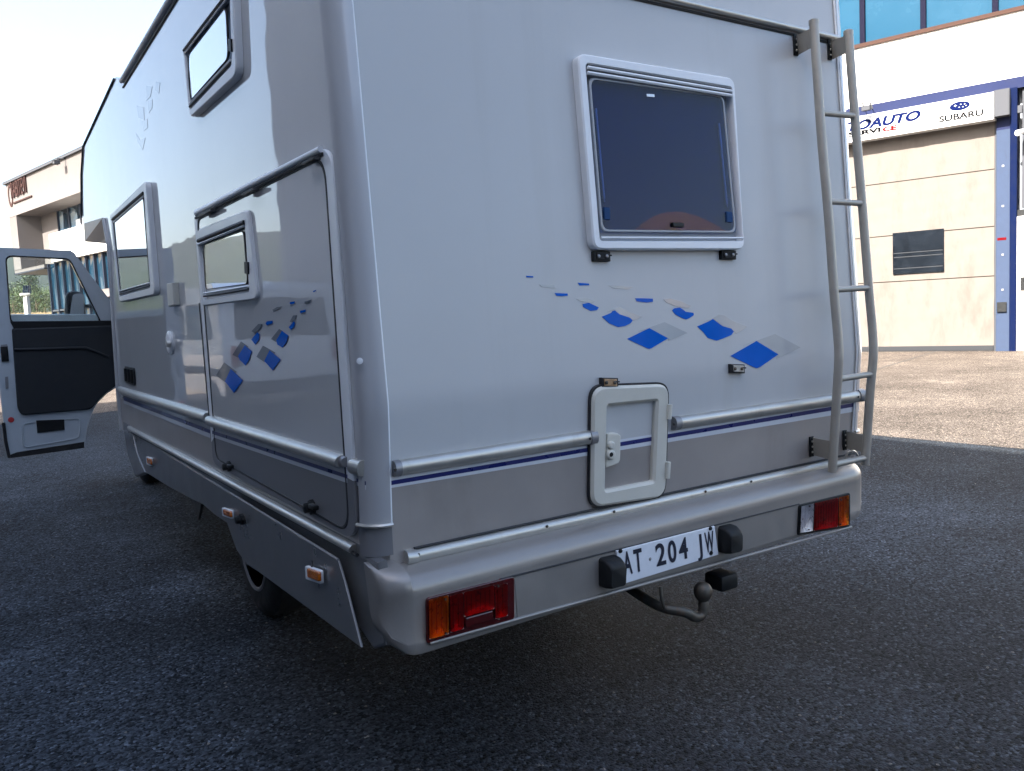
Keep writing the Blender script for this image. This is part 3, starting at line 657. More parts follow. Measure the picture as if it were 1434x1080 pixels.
# --- rear brackets
for (x, y, w, h, mm) in ((843.5, 358.5, 23, 14, m_black), (1021, 356.5, 20, 12.5, m_black), (854.5, 535.5, 23, 13.5, m_rust), (1033.7, 516, 19, 12.5, m_clip)):
    dark = mm is m_black
    cl = slab('bracket', prect(RW, x, y, w, h, .016), RIN*.0158, m_black if dark else m_seal, mh, .003)
    slab('bracket_plate', prect(RW, x+1, y, w*.75, h*.72, .020), RIN*.004, m_dark if dark else mm, cl, .0015)
    for dx in (-.24, .26): lathe('screw', RW(x+dx*w, y+.5, .020), UN, [(.006, 0), (.006, .004), (.002, .006), (.0, .006)], m_tow if not dark else m_alud, cl, 10)
    tube('pin', [RW(x+w*.3, y-h*.1, .02), RW(x+w*.56, y-h*.05, .022)], .003, m_seal, cl, 6)

# --- decals (thin printed film)
def decal(P, pts, m, k, nin, name='decal'):
    return slab(name, [P(*p, .0012+.0004*k) for p in pts], nin*.001, m, mh, bev=0)
def zz(s, ox, oy): return lambda L: [(ox+x/s, oy+y/s) for x, y in L]
q = zz(5.142, 820, 340)
for pts, m, k in (
    ([(380, 640), (570, 572), (735, 650), (600, 705), (595, 688), (460, 615), (420, 632)], m_decg, 0), ([(300, 693), (460, 615), (595, 688), (475, 760), (458, 765), (440, 758)], m_blue, 1),
    ([(850, 570), (900, 552), (960, 517), (1000, 525), (1060, 565), (1165, 605), (1130, 632), (1085, 655), (1065, 635), (985, 598), (918, 548)], m_decg, 0),
    ([(805, 603), (885, 568), (918, 550), (950, 575), (985, 600), (1050, 618), (1068, 640), (1050, 665), (990, 690), (945, 705), (925, 700), (880, 685), (850, 645)], m_blue, 1),
    ([(562, 408), (610, 402), (690, 425), (762, 455), (740, 472), (690, 467), (655, 460), (585, 432)], m_decg, 0), ([(625, 487), (640, 472), (680, 467), (700, 480), (722, 497), (778, 505), (780, 522), (745, 545), (725, 553), (690, 540), (645, 515)], m_blue, 1),
    ([(357, 400), (420, 400), (485, 403), (487, 425), (440, 431), (370, 422)], m_blue, 1), ([(165, 308), (260, 312), (345, 322), (300, 335), (200, 328)], m_decg, 0),
    ([(150, 500), (240, 465), (320, 500), (410, 535), (350, 560), (245, 515), (212, 486)], m_decg, 0),
    ([(118, 533), (185, 505), (195, 492), (212, 488), (245, 515), (320, 540), (340, 560), (325, 580), (285, 600), (235, 608), (170, 580)], m_blue, 1)):
    decal(RW, q(pts), m, k, RIN)
q = zz(3.086, 700, 370)
for pts, m, k in (
    ([(1050, 352), (1190, 302), (1300, 360), (1195, 410), (1204, 390), (1110, 332)], m_decg, 0), ([(997, 397), (1110, 332), (1204, 390), (1125, 445), (1110, 450), (1092, 443)], m_blue, 1),
    ([(330, 150), (380, 148), (412, 162), (400, 170), (350, 160)], m_decg, 0), ([(358, 172), (385, 167), (428, 187), (420, 199), (392, 202), (360, 185)], m_blue, 1),
    ([(238, 125), (293, 127), (294, 136), (270, 139), (245, 137)], m_blue, 1), ([(337, 80), (385, 84), (387, 91), (345, 92)], m_blue, 1), ([(113, 50), (144, 52), (145, 58), (116, 57)], m_blue, 1), ([(170, 88), (235, 92), (240, 104), (180, 98)], m_decg, 0)):
    decal(RW, q(pts), m, k, RIN)
q = zz(6.353, 290, 390)
for pts, m, k in (
    ([(80, 862), (150, 748), (260, 830), (160, 925)], m_decp, 0), ([(158, 915), (210, 805), (315, 908), (238, 1018)], m_blue, 1),
    ([(225, 680), (300, 562), (365, 608), (275, 705)], m_decp, 0), ([(275, 690), (335, 595), (395, 650), (375, 720), (342, 775), (290, 725)], m_blue, 1),
    ([(438, 697), (495, 600), (605, 660), (510, 745)], m_decp, 0), ([(508, 735), (555, 640), (652, 722), (583, 818)], m_blue, 1),
    ([(395, 470), (455, 405), (488, 405), (470, 450), (425, 490)], m_decp, 0), ([(392, 545), (445, 480), (465, 495), (460, 545), (428, 590)], m_blue, 1),
    ([(568, 540), (640, 450), (670, 470), (620, 570)], m_decp, 0), ([(615, 550), (665, 467), (722, 510), (705, 570), (670, 615), (625, 590)], m_blue, 1),
    ([(520, 400), (530, 382), (582, 375), (580, 400), (530, 418)], m_blue, 1), ([(725, 435), (770, 383), (782, 400), (775, 425), (748, 458)], m_blue, 1),
    ([(735, 385), (765, 330), (795, 328), (785, 360), (755, 390)], m_decp, 0), ([(735, 210), (778, 205), (775, 225), (738, 230)], m_blue, 1), ([(825, 290), (875, 278), (872, 298), (830, 310)], m_blue, 1),
    ([(940, 112), (968, 103), (960, 115), (945, 122)], m_blue, 1), ([(865, 205), (930, 190), (900, 215), (868, 222)], m_decp, 0), ([(580, 280), (620, 255), (660, 250), (630, 275), (590, 295)], m_decp, 0)):
    decal(lambda x, y, o: S(x, y, o+.012), q(pts), m, k, SIN)
q = zz(4.156, 90, 90)
for pts in ([(478, 125), (512, 130), (500, 190), (478, 212)], [(450, 330), (482, 318), (486, 368), (462, 392)], [(415, 400), (440, 440), (472, 428), (455, 500), (425, 450)], [(533, 100), (557, 108), (550, 172), (530, 152)], [(420, 240), (462, 250), (465, 325), (432, 312)], [(485, 215), (512, 205), (510, 255), (492, 285)]):
    decal(S, q(pts), m_decs, 0, SIN)

# --- rear stripe, rails
def strip(P, at, ab, bt, bb, o, nin, m, name='stripe'): return slab(name, [P(*at, o), P(*bt, o), P(*bb, o), P(*ab, o)], nin*(o*.9), m, mh, bev=0)
strip(RW, (545, 669), (545, 684), (1203, 561), (1203, 575.5), .0008, -LN, m_stripew); strip(RW, (545, 674), (545, 680), (1200, 563.6), (1200, 569), .0016, -LN, m_navy)
r1 = rail('rear_rub_rail', RW, (558, 644), (558, 665.5), (826, 602), (826, 621.5), .026, m_alu, mh); r2 = rail('rear_rub_rail', RW, (946, 583.5), (946, 600.5), (1202, 546), (1202, 562), .026, m_alu, mh)
for (a, b, c_, d_) in (((549, 645), (549, 667), (558, 643.5), (558, 666)), ((822, 602), (822, 623), (831, 600), (831, 622)), ((940, 583), (940, 602), (948, 582), (948, 601)), ((1198, 545), (1198, 563), (1206, 544), (1206, 562))):
    e = rail('rail_end_cap', RW, a, b, c_, d_, .029, m_alud, mh); mx_ = ((a[0]+c_[0])/2, (a[1]+b[1])/2+2); lathe('screw', RW(*mx_, .029), LN, [(.005, 0), (.004, .002), (0, .002)], m_seal, e, 10)
# lower rear rail
lr = rail('rear_lower_rail', RW, (580, 769), (580, 788), (1168, 642), (1168, 656), .024, m_alu, mh)
for x in (586, 766, 860, 988, 1052): lathe('screw', RW(x, 778-(x-580)*.2195, .0235), LN, [(.005, 0), (.004, .003), (0, .003)], m_tow, lr, 10)
tube('rail_seal', [RW(580, 768, .004), RW(1200, 634, .004)], .004, m_seal, mh, 6)
e = rail('rail_end_cap', RW, (566, 770), (566, 790), (581, 768), (581, 789), .03, m_alu, mh)

# --- service hatch
ho = round_poly([RW(831, 542, .022), RW(939, 538, .022), RW(934, 696, .022), RW(829, 712, .022)], .055, 7); hi_ = round_poly([RW(852, 568.5, .022), RW(920.5, 561.5, .022), RW(915.7, 674.5, .022), RW(849, 687.5, .022)], .008, 7)
hh = ring('service_hatch', ho, hi_, -LN*.0215, m_hatch, mh, bev=.009)
ring('hatch_seal', [p+(p-sum(ho, Vector())/len(ho))*.03-LN*.010 for p in ho], [p-LN*.010 for p in ho], -LN*.011, m_seal, hh, bev=.001)
q = zz(5.144, 820, 510)
lp_ = [RW(*p, .021) for p in q([(160, 505), (180, 497), (235, 500), (255, 515), (252, 690), (240, 715), (190, 735), (150, 748)])]
slab('lock_plate', lp_, -LN*.018, m_hatch, hh, .004)
lathe('lock_button', RW(*q([(180, 583)])[0], .021), LN, [(.014, 0), (.013, .008), (.009, .011), (0, .011)], m_hatch, hh, 16)
lk = lathe('lock', RW(*q([(176, 651)])[0], .021), LN, [(.018, 0), (.017, .008), (.012, .012), (0, .012)], m_hatch, hh, 16); lathe('keyhole', RW(*q([(186, 652)])[0], .033), LN, [(.008, 0), (.006, .003), (0, .003)], m_black, lk, 12)
for a, b in (((606, 290), (600, 395)), ((594, 705), (588, 822))): tube('hinge', [RW(*q([a])[0], .024), RW(*q([b])[0], .024)], .010, m_hatch, hh, 10)
for a, b, w in (((565, 568.5), (0, 0), 0),): pass

# --- bumper
bx0, bx1 = BP(538, 800).x, BP(1217, 660).x
def by(x, o=0.): return 2.02+(x-.9)*.016-o
pz = dict(top=.80, edge=.742, up=.668, lo=.545, bot=.502)
zt = BP(860, 720, -.09).z
loops = []
xs_ = [bx0, bx0+.004, bx0+.02, bx0+.06, bx0+.080, bx0+.084, bx0+.10]+[bx0+.10+(bx1-bx0-.2)*i/10 for i in range(1, 10)]+[bx1-.10, bx1-.06, bx1-.02, bx1-.004, bx1]
for x in xs_:
    e = min(x-bx0, bx1-x); rr = max(0, 1-e/.10); lift = .11*(1-math.sqrt(max(0, 1-rr**2))); back = .10*(1-math.sqrt(max(0, 1-rr**2)))*.6
    hi, fw_ = (.016, .004) if x < bx0+.082 else (0, 0)
    Y = by(x)+back; zb = pz['bot']+lift
    loops.append([Vector((x, y_, z_)) for y_, z_ in ((2.16, .745+hi), (Y+.045, .738+hi), (Y+.018-fw_, .722+hi), (Y+.005-fw_, .706+hi), (Y-fw_, .690), (Y-.0, pz['up']+.004), (Y+.002, max(zb+.03, pz['lo'])), (Y, max(zb+.022, pz['lo']-.006)), (Y+.008, zb+.004), (Y+.02, zb), (2.135, zb+.01))])
bmp = loft('bumper', loops, m_bump, mh, smooth=38)
slab('bumper_recess', [BP(721, 808, .0015), BP(1119, 707, .0015), BP(1119, 748, .0015), BP(725, 866, .0015)], -BN*.002, m_bump, bmp, bev=0)
tube('recess_shadow_line', [BP(700, 811.5, .002), BP(1119, 706, .002)], .0028, m_seal, bmp, 6)
tube('bumper_lower_lip', [BP(602, 901, .003), BP(1192, 738, .003)], .006, m_bump, bmp, 8)
# tail lamps
m_lred = glass('lens_red_glass', (.70, .075, .07), 1.5, bump=.05, bs=160, k=1); m_lamb = glass('lens_amber_glass', (.86, .45, .08), 1.5, bump=.05, bs=160, k=1); m_lclr = glass('lens_clear_glass', (.93, .93, .95), 1.5, bump=.05, bs=160, k=1)
m_bowl = mat('lamp_reflector', (.62, .62, .62), .3, metal=.6, var=.1, vs=60, bump=.15, bs=90)
def lamp(name, quad, segs):
    hs_ = slab(name, round_poly([BP(*p, .006) for p in quad], .012, 3), -BN*.006, m_redd if segs[0][2] is m_lamb else m_black, mh, .003)
    a, b, c_, d_ = [Vector((*p, 0)) for p in quad]
    for (u0, u1, m, nm, v0, v1, oo) in segs:
        f = lambda u, v: (a.lerp(b, u)).lerp(d_.lerp(c_, u), v)
        pts = [BP(*f(u, v).xy, oo) for u, v in ((u0, v0), (u1, v0), (u1, v1), (u0, v1))]
        if nm != 'reflector':
            gn = 9; gv = []; gf = []
            for jj in range(gn+1):
                for ii in range(gn+1):
                    a_, b_ = ii/gn, jj/gn; e_ = (1-(2*a_-1)**2)*(1-(2*b_-1)**2); gv.append(BP(*f(u0+(u1-u0)*a_, v0+(v1-v0)*b_).xy, .0165-.0095*e_**.8))
            for jj in range(gn):
                for ii in range(gn): q_ = jj*(gn+1)+ii; gf.append((q_, q_+1, q_+gn+2, q_+gn+1))
            mesh('lamp_bowl', gv, gf, m_bowl, hs_, smooth=60, recalc=False)
            ln_ = slab(nm, round_poly(pts, .006, 3), -BN*.0015, m, hs_, .0)
        else: ln_ = slab(nm, round_poly(pts, .006, 3), -BN*(oo-.005), m_redd, hs_, .004)
        if nm != 'reflector':
            k = int((u1-u0)*40)
            for i in range(1, k):
                u = u0+(u1-u0)*i/k
                if i % 2: tube('lens_rib', [BP(*f(u, v0+.08).xy, oo+.0005), BP(*f(u, v1-.08).xy, oo+.0005)], .0012, m, ln_, 5)
    for u, v in ((.22, .13), (.82, .14), (.22, .88), (.82, .88)):
        p = (a.lerp(b, u)).lerp(d_.lerp(c_, u), v); lathe('screw', BP(*p.xy, .021), BN, [(.0035, -.004), (.003, .001), (0, .0)], m_tow, hs_, 8)
    return hs_
lamp('tail_lamp', [(597, 838), (720.5, 807), (721, 868), (598, 903)],
     [(.03, .25, m_lamb, 'lens_amber', .05, .9, .021), (.27, .42, m_lred, 'lens_red', .08, .88, .021), (.43, .77, m_lred, 'lens_red', .08, .62, .0225), (.44, .76, m_redd, 'reflector', .65, .88, .017), (.78, .92, m_lred, 'lens_red', .12, .86, .021)])
lamp('tail_lamp', [(1119, 707.5), (1191, 690), (1191, 738), (1117, 750)],
     [(.05, .29, m_lclr, 'lens_clear', .06, .93, .021), (.31, .76, m_lred, 'lens_red', .06, .93, .021), (.78, .97, m_lamb, 'lens_amber', .06, .93, .021)])
# number plate and over-riders
pl = slab('number_plate', [BP(864, 772, .012), BP(1001, 737, .012), BP(1006.5, 777, .012), BP(868, 820, .012)], -BN*.010, m_plate, mh, .0025)
o_ = BP(873.5, 805.5, .0125); e_ = BP(1001, 770.5, .0125); xd = (e_-o_).normalized(); up = (BP(869, 773, .0125)-BP(872, 806, .0125)).normalized()
hgt = (BP(1000, 741, .0125)-BP(1004, 770, .0125)).length
def ptext(s, x0, y0, x1, y1): return text('plate_character', s, BP(x0, y0, .0125), BP(x1, y1, .0125)-BP(x0, y0, .0125), up, (BP(x0, y0-33+(x0-874)*.035, .0125)-BP(x0, y0, .0125)).length, m_ink, pl, width=(BP(x1, y1, .0125)-BP(x0, y0, .0125)).length, ext=.0012, bold=.022 if s != 'J' else .008)
for s, x0, x1 in (('A', 874.5, 886), ('T', 889, 900.5), ('2', 919.5, 933), ('0', 936.5, 948), ('4', 951.5, 964), ('J', 977, 984), ('W', 988, 1000.5)):
    f = lambda x: 805.5-(x-873.5)*.2755
    ptext(s, x0, f(x0), x1, f(x1))
lathe('plate_emblem', BP(910.5, 783, .0125), BN, [(.006, 0), (.005, .0006), (0, .0006)], m_alud, pl, 12)
for p in ((868.5, 771.5), (994.5, 740), (995.5, 774.5)): lathe('plate_screw', BP(*p, .0125), BN, [(.008, 0), (.007, .004), (0, .005)], m_black, pl, 10)
def overrider(x0, x1, yt, yb, dx):
    a, b, c_, d_ = BP(x0, yt, .0), BP(x1, yt+dx, .0), BP(x1, yb+dx, .0), BP(x0, yb, .0)
    w = (b-a); 
    def lp(o, s, tz): m = (a+c_)/2; return round_poly([m+(p-m)*s+BN*o+Vector((0, 0, -tz if i < 2 else 0)) for i, p in enumerate((a, b, c_, d_))], .012, 3)
    return loft('overrider', [lp(0, 1, 0), lp(.03, 1, .004), lp(.05, .93, .012), lp(.058, .84, .02)], m_black, mh, smooth=35)
overrider(838, 862, 781, 822, -5.5); overrider(1005, 1024, 737, 774, -4.5)
# tow bar
tb = tube('tow_bar', smooth_path([(1.97, 2.5, .44), (1.965, 2.3, .42), (1.96, 2.1, .39), BP(958, 857), BP(972, 864), BP(982, 862), BP(985, 852), BP(985, 846)], 4), .018, m_tow, mh)
c = BP(985, 846); lathe('tow_ball', c, (0, 0, 1), [(.019, -.02), (.02, 0), (.016, .012), (.024, .02), (.031, .032), (.034, .046), (.031, .06), (.024, .072), (.012, .079), (0, .08)], m_tow, tb, 20)
box('tow_socket', BP(1010, 812, -.06), .09, .09, .06, m_black, mh, .01); tube('tow_chain_loop', smooth_path([BP(925, 822, -.03), BP(927, 840, -.02), BP(930, 852, -.02)], 4), .006, m_tow, mh, 8)

# --- ladder
ld = mesh('ladder', [RW(1165.5, 655, .12), RW(1165.6, 655, .12), RW(1165.6, 655.1, .12)], [(0, 1, 2)], m_ladder, mh)
bpy.data.objects.remove(ld)
lpath = [(1139.5, 30), (1145, 112.6), (1151.5, 205), (1160, 300), (1167.8, 408), (1172, 455), (1174.3, 485), (1174.6, 505), (1172.2, 547), (1169, 600), (1165.5, 661)]
rpath = [(1188, 45), (1193, 112.6), (1200.5, 205), (1208.5, 300), (1217, 408), (1221.3, 455), (1223, 485), (1222.6, 505), (1218.7, 547), (1215, 600), (1211.5, 651)]
LR = smooth_path([hit(*p, Vector((0, rearY(z_)-.12, z_)), Vector((0, 1, 0))) for p, z_ in [(p, RW(*p, .12).z) for p in lpath]], 3)
RR = smooth_path([hit(*p, Vector((0, rearY(z_)-.12, z_)), Vector((0, 1, 0))) for p, z_ in [(p, RW(*p, .12).z) for p in rpath]], 3)
ld = tube('ladder', LR, .0175, m_ladder, mh, 14, flat=(1.0, 1.0)); tube('ladder_rail', RR, .0175, m_ladder, ld, 14)
for a, b in (((1150, 158), (1197, 162.5)), ((1159, 282), (1207, 285)), ((1168, 406), (1217, 403)), ((1174, 531), (1220, 524)), ((1167, 651), (1213, 641))):
    tube('ladder_rung', [RW(*a, .12), RW(*b, .12)], .0125, m_ladder, ld, 12)
for wa, wb_, ra, rb_ in (((1113, 51), (1117, 77), (1141, 64), (1138, 38)), ((1160, 58), (1165, 83), (1190, 72), (1187, 49)), ((1137, 613), (1137, 637), (1165, 645), (1165.5, 618)), ((1184, 604), (1183, 628), (1212, 634), (1213, 610))):
    pts = [RW(*wa, .002), RW(*wb_, .002), RW(*rb_[:0] or ra, .112), RW(*rb_, .112)]
    b_ = slab('ladder_bracket', pts, (.005, 0, 0), m_ladder, ld, .0015)
    m0 = (pts[0]+pts[1])/2; hz = (pts[0]-pts[1]).length
    fl_ = box('bracket_foot', m0+Vector((-.008, -.004, 0)), .026, .006, hz*1.15, m_black, ld, .002)
    box('bracket_lug', (pts[2]+pts[3])/2+Vector((-.004, -.004, 0)), .006, .03, hz, m_ladder, ld, .002)
    for k in (-.3, 0, .3): lathe('bolt', m0+Vector((-.008, -.008, hz*k)), (0, -1, 0), [(.005, 0), (.004, .003), (0, .003)], m_alu, ld, 8)
for top in (LR[0], RR[0]): lathe('rail_cap', top, (0, 0, 1), [(.019, -.012), (.019, .004), (.012, .009), (0, .01)], m_ladder, ld, 12)
# number-plate side corner clutter: tie-down cleat by the ladder foot
tube('tie_down_loop', smooth_path([RW(1184, 641, .02), RW(1188, 633, .04), RW(1196, 632, .04), RW(1201, 638, .02)], 4), .005, m_alu, mh, 8)

# --- side: garage door
go = [(271, 298), (464, 201), (494.9, 674), (500.5, 760), (298, 650), (296, 620)]; gi = [(275.5, 307), (454, 217), (484.5, 668), (489.5, 748), (302, 643), (299.6, 612)]
gd = ring('garage_door_frame', round_poly([S(*p, .012) for p in go], [.06, .10, 0, .10, .09, 0], 7), round_poly([S(*p, .012) for p in gi], [.05, .085, 0, .085, .075, 0], 7), SIN*.0115, m_frame, mh, bev=.004)
gd.data.materials.append(m_grey2)
for p_ in gd.data.polygons:
    if p_.center.z < .975: p_.material_index = 1
gl = slab('garage_door', round_poly([S(*p, .0105) for p in ((276.5, 309), (453, 219), (486.4, 666), (297.2, 604))], [.05, .085, 0, 0], 7), SIN*.010, m_white, mh, bev=.003)
def zline(z, y0, y1, o=.0105): return Vector((SX-o, y0, z)), Vector((SX-o, y1, z))
# grey lower leaf of the garage door below the stripe
slab('garage_door_lower', round_poly([S(297.2, 606, .0108), S(486.5, 668, .0108), S(489, 747, .0108), S(303, 643, .0108)], [0, 0, .085, .075], 7), SIN*.010, m_grey2, mh, bev=.003)
po = round_poly([S(*p, .0135) for p in gi], [.05, .085, 0, .085, .075, 0], 7); cc = sum(po, Vector())/len(po)
ring('door_seal', po, [p+(cc-p)*.012 for p in po], SIN*.006, m_seal, gd, bev=.001)
gt_ = rail('door_gutter', lambda x, y: S(x, y, .01), (276, 294), (277, 303), (452, 204), (452.5, 214), .016, m_frame, gd); tube('gutter_seal', [S(274, 305.5, .014), S(452, 216, .014)], .006, m_seal, gd, 6)
for x, y in ((286, 297), (346, 267.5), (431, 224)): slab('hinge', [S(x-9, y+3, .042), S(x+8, y-5.5, .042), S(x+9, y-1, .042), S(x-8, y+8, .042)], SIN*.02, m_black, gd, .003)
for x, y, sz in ((322.5, 653, .030), (439, 710, .034)):
    k = lathe('turn_latch', S(x, y, .012), (-1, 0, 0), [(sz*.75, 0), (sz*.75, .012), (sz*.5, .014), (sz*.5, .03), (sz*.35, .033), (0, .033)], m_black, mh, 8)
    box('latch_wing', S(x, y, .034), .02, sz*1.5, sz*.45, m_black, k, .004)
# --- side: rails and stripe
rail('side_rub_rail', S, (168.5, 541), (172.5, 553), (292.5, 577.5), (293, 592), .028, m_alu, mh); rail('side_rub_rail', lambda x, y: S(x, y, .01), (295, 582), (297, 596.5), (482.5, 637), (482.5, 654.5), .030, m_alu, mh)
rail('rail_end_cap', lambda x, y: S(x, y, .01), (482, 637), (482, 655), (487, 640), (487, 654), .02, m_alud, mh)
rail('rail_end_cap', S, (497, 641), (497, 663), (511, 644), (511, 667), .024, m_alu, mh)
for (x0, y0, x1, y1, o) in ((173, 556, 294, 602, .002), (297, 603, 486, 665, .0125), (496, 669, 512, 674.5, .002)):
    slab('stripe', [S(x0, y0+5, o), S(x1, y1+5.5, o), S(x1, y1+11.5, o), S(x0, y0+9, o)], SIN*.001, m_stripew, mh, bev=0); slab('stripe', [S(x0, y0, o+.0006), S(x1, y1, o+.0006), S(x1, y1+5.2, o+.0006), S(x0, y0+4.6, o+.0006)], SIN*.001, m_navy, mh, bev=0)
rail('sill_rail', S, (182, 596), (184, 603.5), (499, 762), (498, 775), .022, m_alu, mh); tube('sill_seal', [S(184, 605.5, .01), S(500, 777.5, .01)], .006, m_seal, mh, 6)
for k in range(3): tube('panel_crease', [S(330+k*4, 668+k*4.5, .002), S(487-k*3, 742+k*6.5, .002)], .0025, m_alud, mh, 6)
# --- side: skirts
sk = slab('side_skirt', [S(*p, .006) for p in ((186, 606), (325, 692), (319, 734), (300, 721), (284, 707), (270, 700.5), (236, 682), (204, 662), (193, 636))], SIN*.03, m_skirt, mh, .006)
slab('mud_flap', [S(*p, .002) for p in ((265, 696), (282, 706), (277.5, 728))], SIN*.012, m_rubber, mh, .002)
slab('front_fairing', [S(*p, .012) for p in ((173, 603), (184.5, 606), (191.5, 636), (202.5, 662), (189, 668), (179, 640))], SIN*.05, m_skirt, mh, .01)
P = [S(323, 691, .028), S(400, 741, .028), S(473, 784.5, .028), S(482, 815, .030), S(494, 862, .034), S(505.5, 907, .04), S(430, 851, .034), S(362, 801, .03), S(345, 790, .03), S(331, 770, .028), S(318, 733, .026)]
slab('rear_skirt_panel', P, SIN*.007, m_skirt, mh, .002)
tube('skirt_top_edge', [S(323, 690.5, .026), S(474, 784, .026)], .004, m_alud, mh, 6)
k = lathe('turn_latch', S(340.5, 727, .03), (-1, 0, 0), [(.024, 0), (.024, .012), (.016, .014), (.016, .03), (.01, .033), (0, .033)], m_black, mh, 8)
slab('sill_panel', [Vector((SX-.001, y, z)) for y, z in ((2.2, .80), (6.5, .80), (6.5, .70), (4.45, .70), (4.3, .725), (3.75, .725), (3.6, .68), (2.2, .64))], SIN*.03, m_skirt, mh, .004)
slab('rear_quarter', [Vector((SX-.002, y, z)) for y, z in ((2.09, .775), (2.42, .775), (2.33, .56), (2.16, .50), (2.07, .54))], SIN*.03, m_skirt, mh, .01)
for x, y, w, h in ((437, 804.5, 21, 24), (316.5, 718.5, 13, 15), (207.5, 646, 7, 13)):
    o0 = .040 if x > 400 else .030 if x > 300 else .01
    b_ = slab('marker_lamp', round_poly([S(x-w/2, y-h/2, o0+.008), S(x+w/2, y-h/2+w*.35, o0+.008), S(x+w/2+1, y+h/2+w*.1, o0+.008), S(x-w/2+1, y+h/2-w*.25, o0+.008)], .008, 3), SIN*.012, m_frame, mh, .003)
    slab('lens_amber', round_poly([S(x-w*.38, y-h*.36, o0+.016), S(x+w*.38, y-h*.36+w*.28, o0+.016), S(x+w*.38+1, y+h*.36+w*.1, o0+.016), S(x-w*.38+1, y+h*.36-w*.2, o0+.016)], .008, 3), SIN*.010, m_orange, b_, .004)
tube('lamp_wire', [S(436, 786, .032), S(437, 794, .04)], .004, m_seal, mh, 6)
# --- side: small fittings
bx = slab('door_retainer', [S(233, 397, .03), S(241, 396, .03), S(243, 427, .03), S(235, 430, .03)], SIN*.029, m_hatch, mh, .005)
lk = lathe('water_lock', S(239.5, 480, .0), (-1, 0, 0), [(.062, 0), (.062, .010), (.052, .016), (.045, .017), (.0, .017)], m_frame, mh, 24); lathe('lock_barrel', S(238, 481, .016), (-1, 0, 0), [(.022, 0), (.02, .016), (.012, .02), (0, .02)], m_alu, lk, 16)
gr = slab('vent_grille', round_poly([S(174, 512.5, .01), S(187, 515.5, .01), S(188.5, 540.5, .01), S(175.5, 536, .01)], .03, 3), SIN*.009, m_black, mh, .003)
for k in range(3): tube('vent_slot', [S(176.3+k*4.2, 516+k*.8, .012), S(177.6+k*4.2, 533.5+k*1.4, .012)], .014, m_black, gr, 8)
tube('door_seam', [S(294.5, 598, .001), S(289.5, 545, .001), S(284, 480, .001), S(279, 425, .001)], .003, m_seal, mh, 6)
# --- alcove underside pieces
A_, B_, C_, D_ = Vector((SX, 6.58, 2.272)), Vector((SX, 7.66, 2.355)), Vector((.935, 7.97, 2.235)), Vector((.965, 6.94, 2.12))
mesh('alcove_fascia', [A_, B_, C_, A_+Vector((.02, 0, .03)), B_+Vector((.02, 0, .03)), C_+Vector((.02, .0, .03))], [(0, 1, 2), (3, 5, 4), (0, 3, 4, 1), (1, 4, 5, 2), (2, 5, 3, 0)], m_frame, mh)
prism('alcove_base', [(6.5, 2.12), (6.5, 2.268), (7.62, 2.35), (7.9, 2.24), (6.94, 2.12)], SX+.05, SXR-.05, m_beige)
mesh('alcove_underside', [A_, C_, D_, A_+Vector((.1, 0, .02)), C_+Vector((.1, 0, .02)), D_+Vector((.1, 0, .02))], [(0, 1, 2), (3, 5, 4), (0, 3, 4, 1), (1, 4, 5, 2), (2, 5, 3, 0)], m_beige, mh)
tube('wall_front_edge', [S(146, 307, .004), S(152.5, 345, .004), S(165, 541, .004), S(171, 602, .004)], .016, m_pillar, mh, 8)
# --- cab (mostly hidden behind the body)
cabp = [(6.62, .5), (6.62, 2.1), (7.15, 2.2), (7.75, 2.12), (8.45, 1.32), (8.95, 1.15), (9.08, .95), (9.08, .42), (8.6, .40)]
prism('cab', cabp, 1.27, 2.84, m_vanwhite)
slab('windscreen', [Vector((x, y, z)) for x, y, z in ((1.36, 7.83, 2.08), (2.75, 7.83, 2.08), (2.8, 8.42, 1.40), (1.31, 8.42, 1.40))], (0, -.05, -.05), m_vanglass, mh, .005)
slab('fender_trim', [hit(*p, Vector((0, 6.66, 0)), Vector((0, 1, 0))) for p in ((163.2, 547), (167.5, 546), (172, 565), (178, 604), (171, 601), (165, 570))], (0, .04, 0), m_black, mh, .004)
# wheels
def wheel(x, y, r, w):
    t = lathe('wheel', (x, y, r), (1, 0, 0), [(r*.55, 0), (r*.80, -.004), (r*.93, .012), (r, .04), (r, w-.04), (r*.93, w-.01), (r*.6, w)], m_rubber, mh, 40)
    lathe('rim', (x, y, r), (1, 0, 0), [(r*.62, .0), (r*.60, -.008), (r*.56, -.004), (r*.52, .03), (r*.2, .045), (r*.18, .02), (0, .02)], m_alud, t, 32)
    return t
wheel(1.10, 4.08, .34, .2); wheel(2.82, 4.08, .34, .2); wheel(1.28, 8.45, .34, .2); wheel(2.62, 8.45, .34, .2)

# --- open cab door
dout = [DP(*p) for p in ((-17, 346), (99, 351), (104, 354), (128, 387), (160, 428), (167, 440), (166, 541), (150, 551), (136, 565), (127, 581), (122, 600), (118, 626), (13, 641), (5, 592), (-9, 450))]
dwin = round_poly([DP(9, 359), DP(97, 363.5), DP(140, 450.5), DP(16, 451.5)], [.05, .04, .03, .04], 4)
cd = holed('cab_door', dout, [dwin], (0, .055, 0), m_door_in, mh)
ring('window_seal', [p+(p-sum(dwin, Vector())/len(dwin))*.035+Vector((0, -.012, 0)) for p in dwin], [p+Vector((0, -.012, 0)) for p in dwin], (0, .03, 0), m_black, cd, .004)
slab('door_glass', [p+Vector((0, .03, 0)) for p in dwin], (0, .004, 0), m_cabglass, cd, 0)
slab('door_skin', [DP(*p, -.058) for p in ((-14, 440), (160, 440), (163, 541), (136, 562), (121, 600), (117, 626), (14, 640), (5, 592))], (0, .03, 0), m_vanwhite, cd, .01)
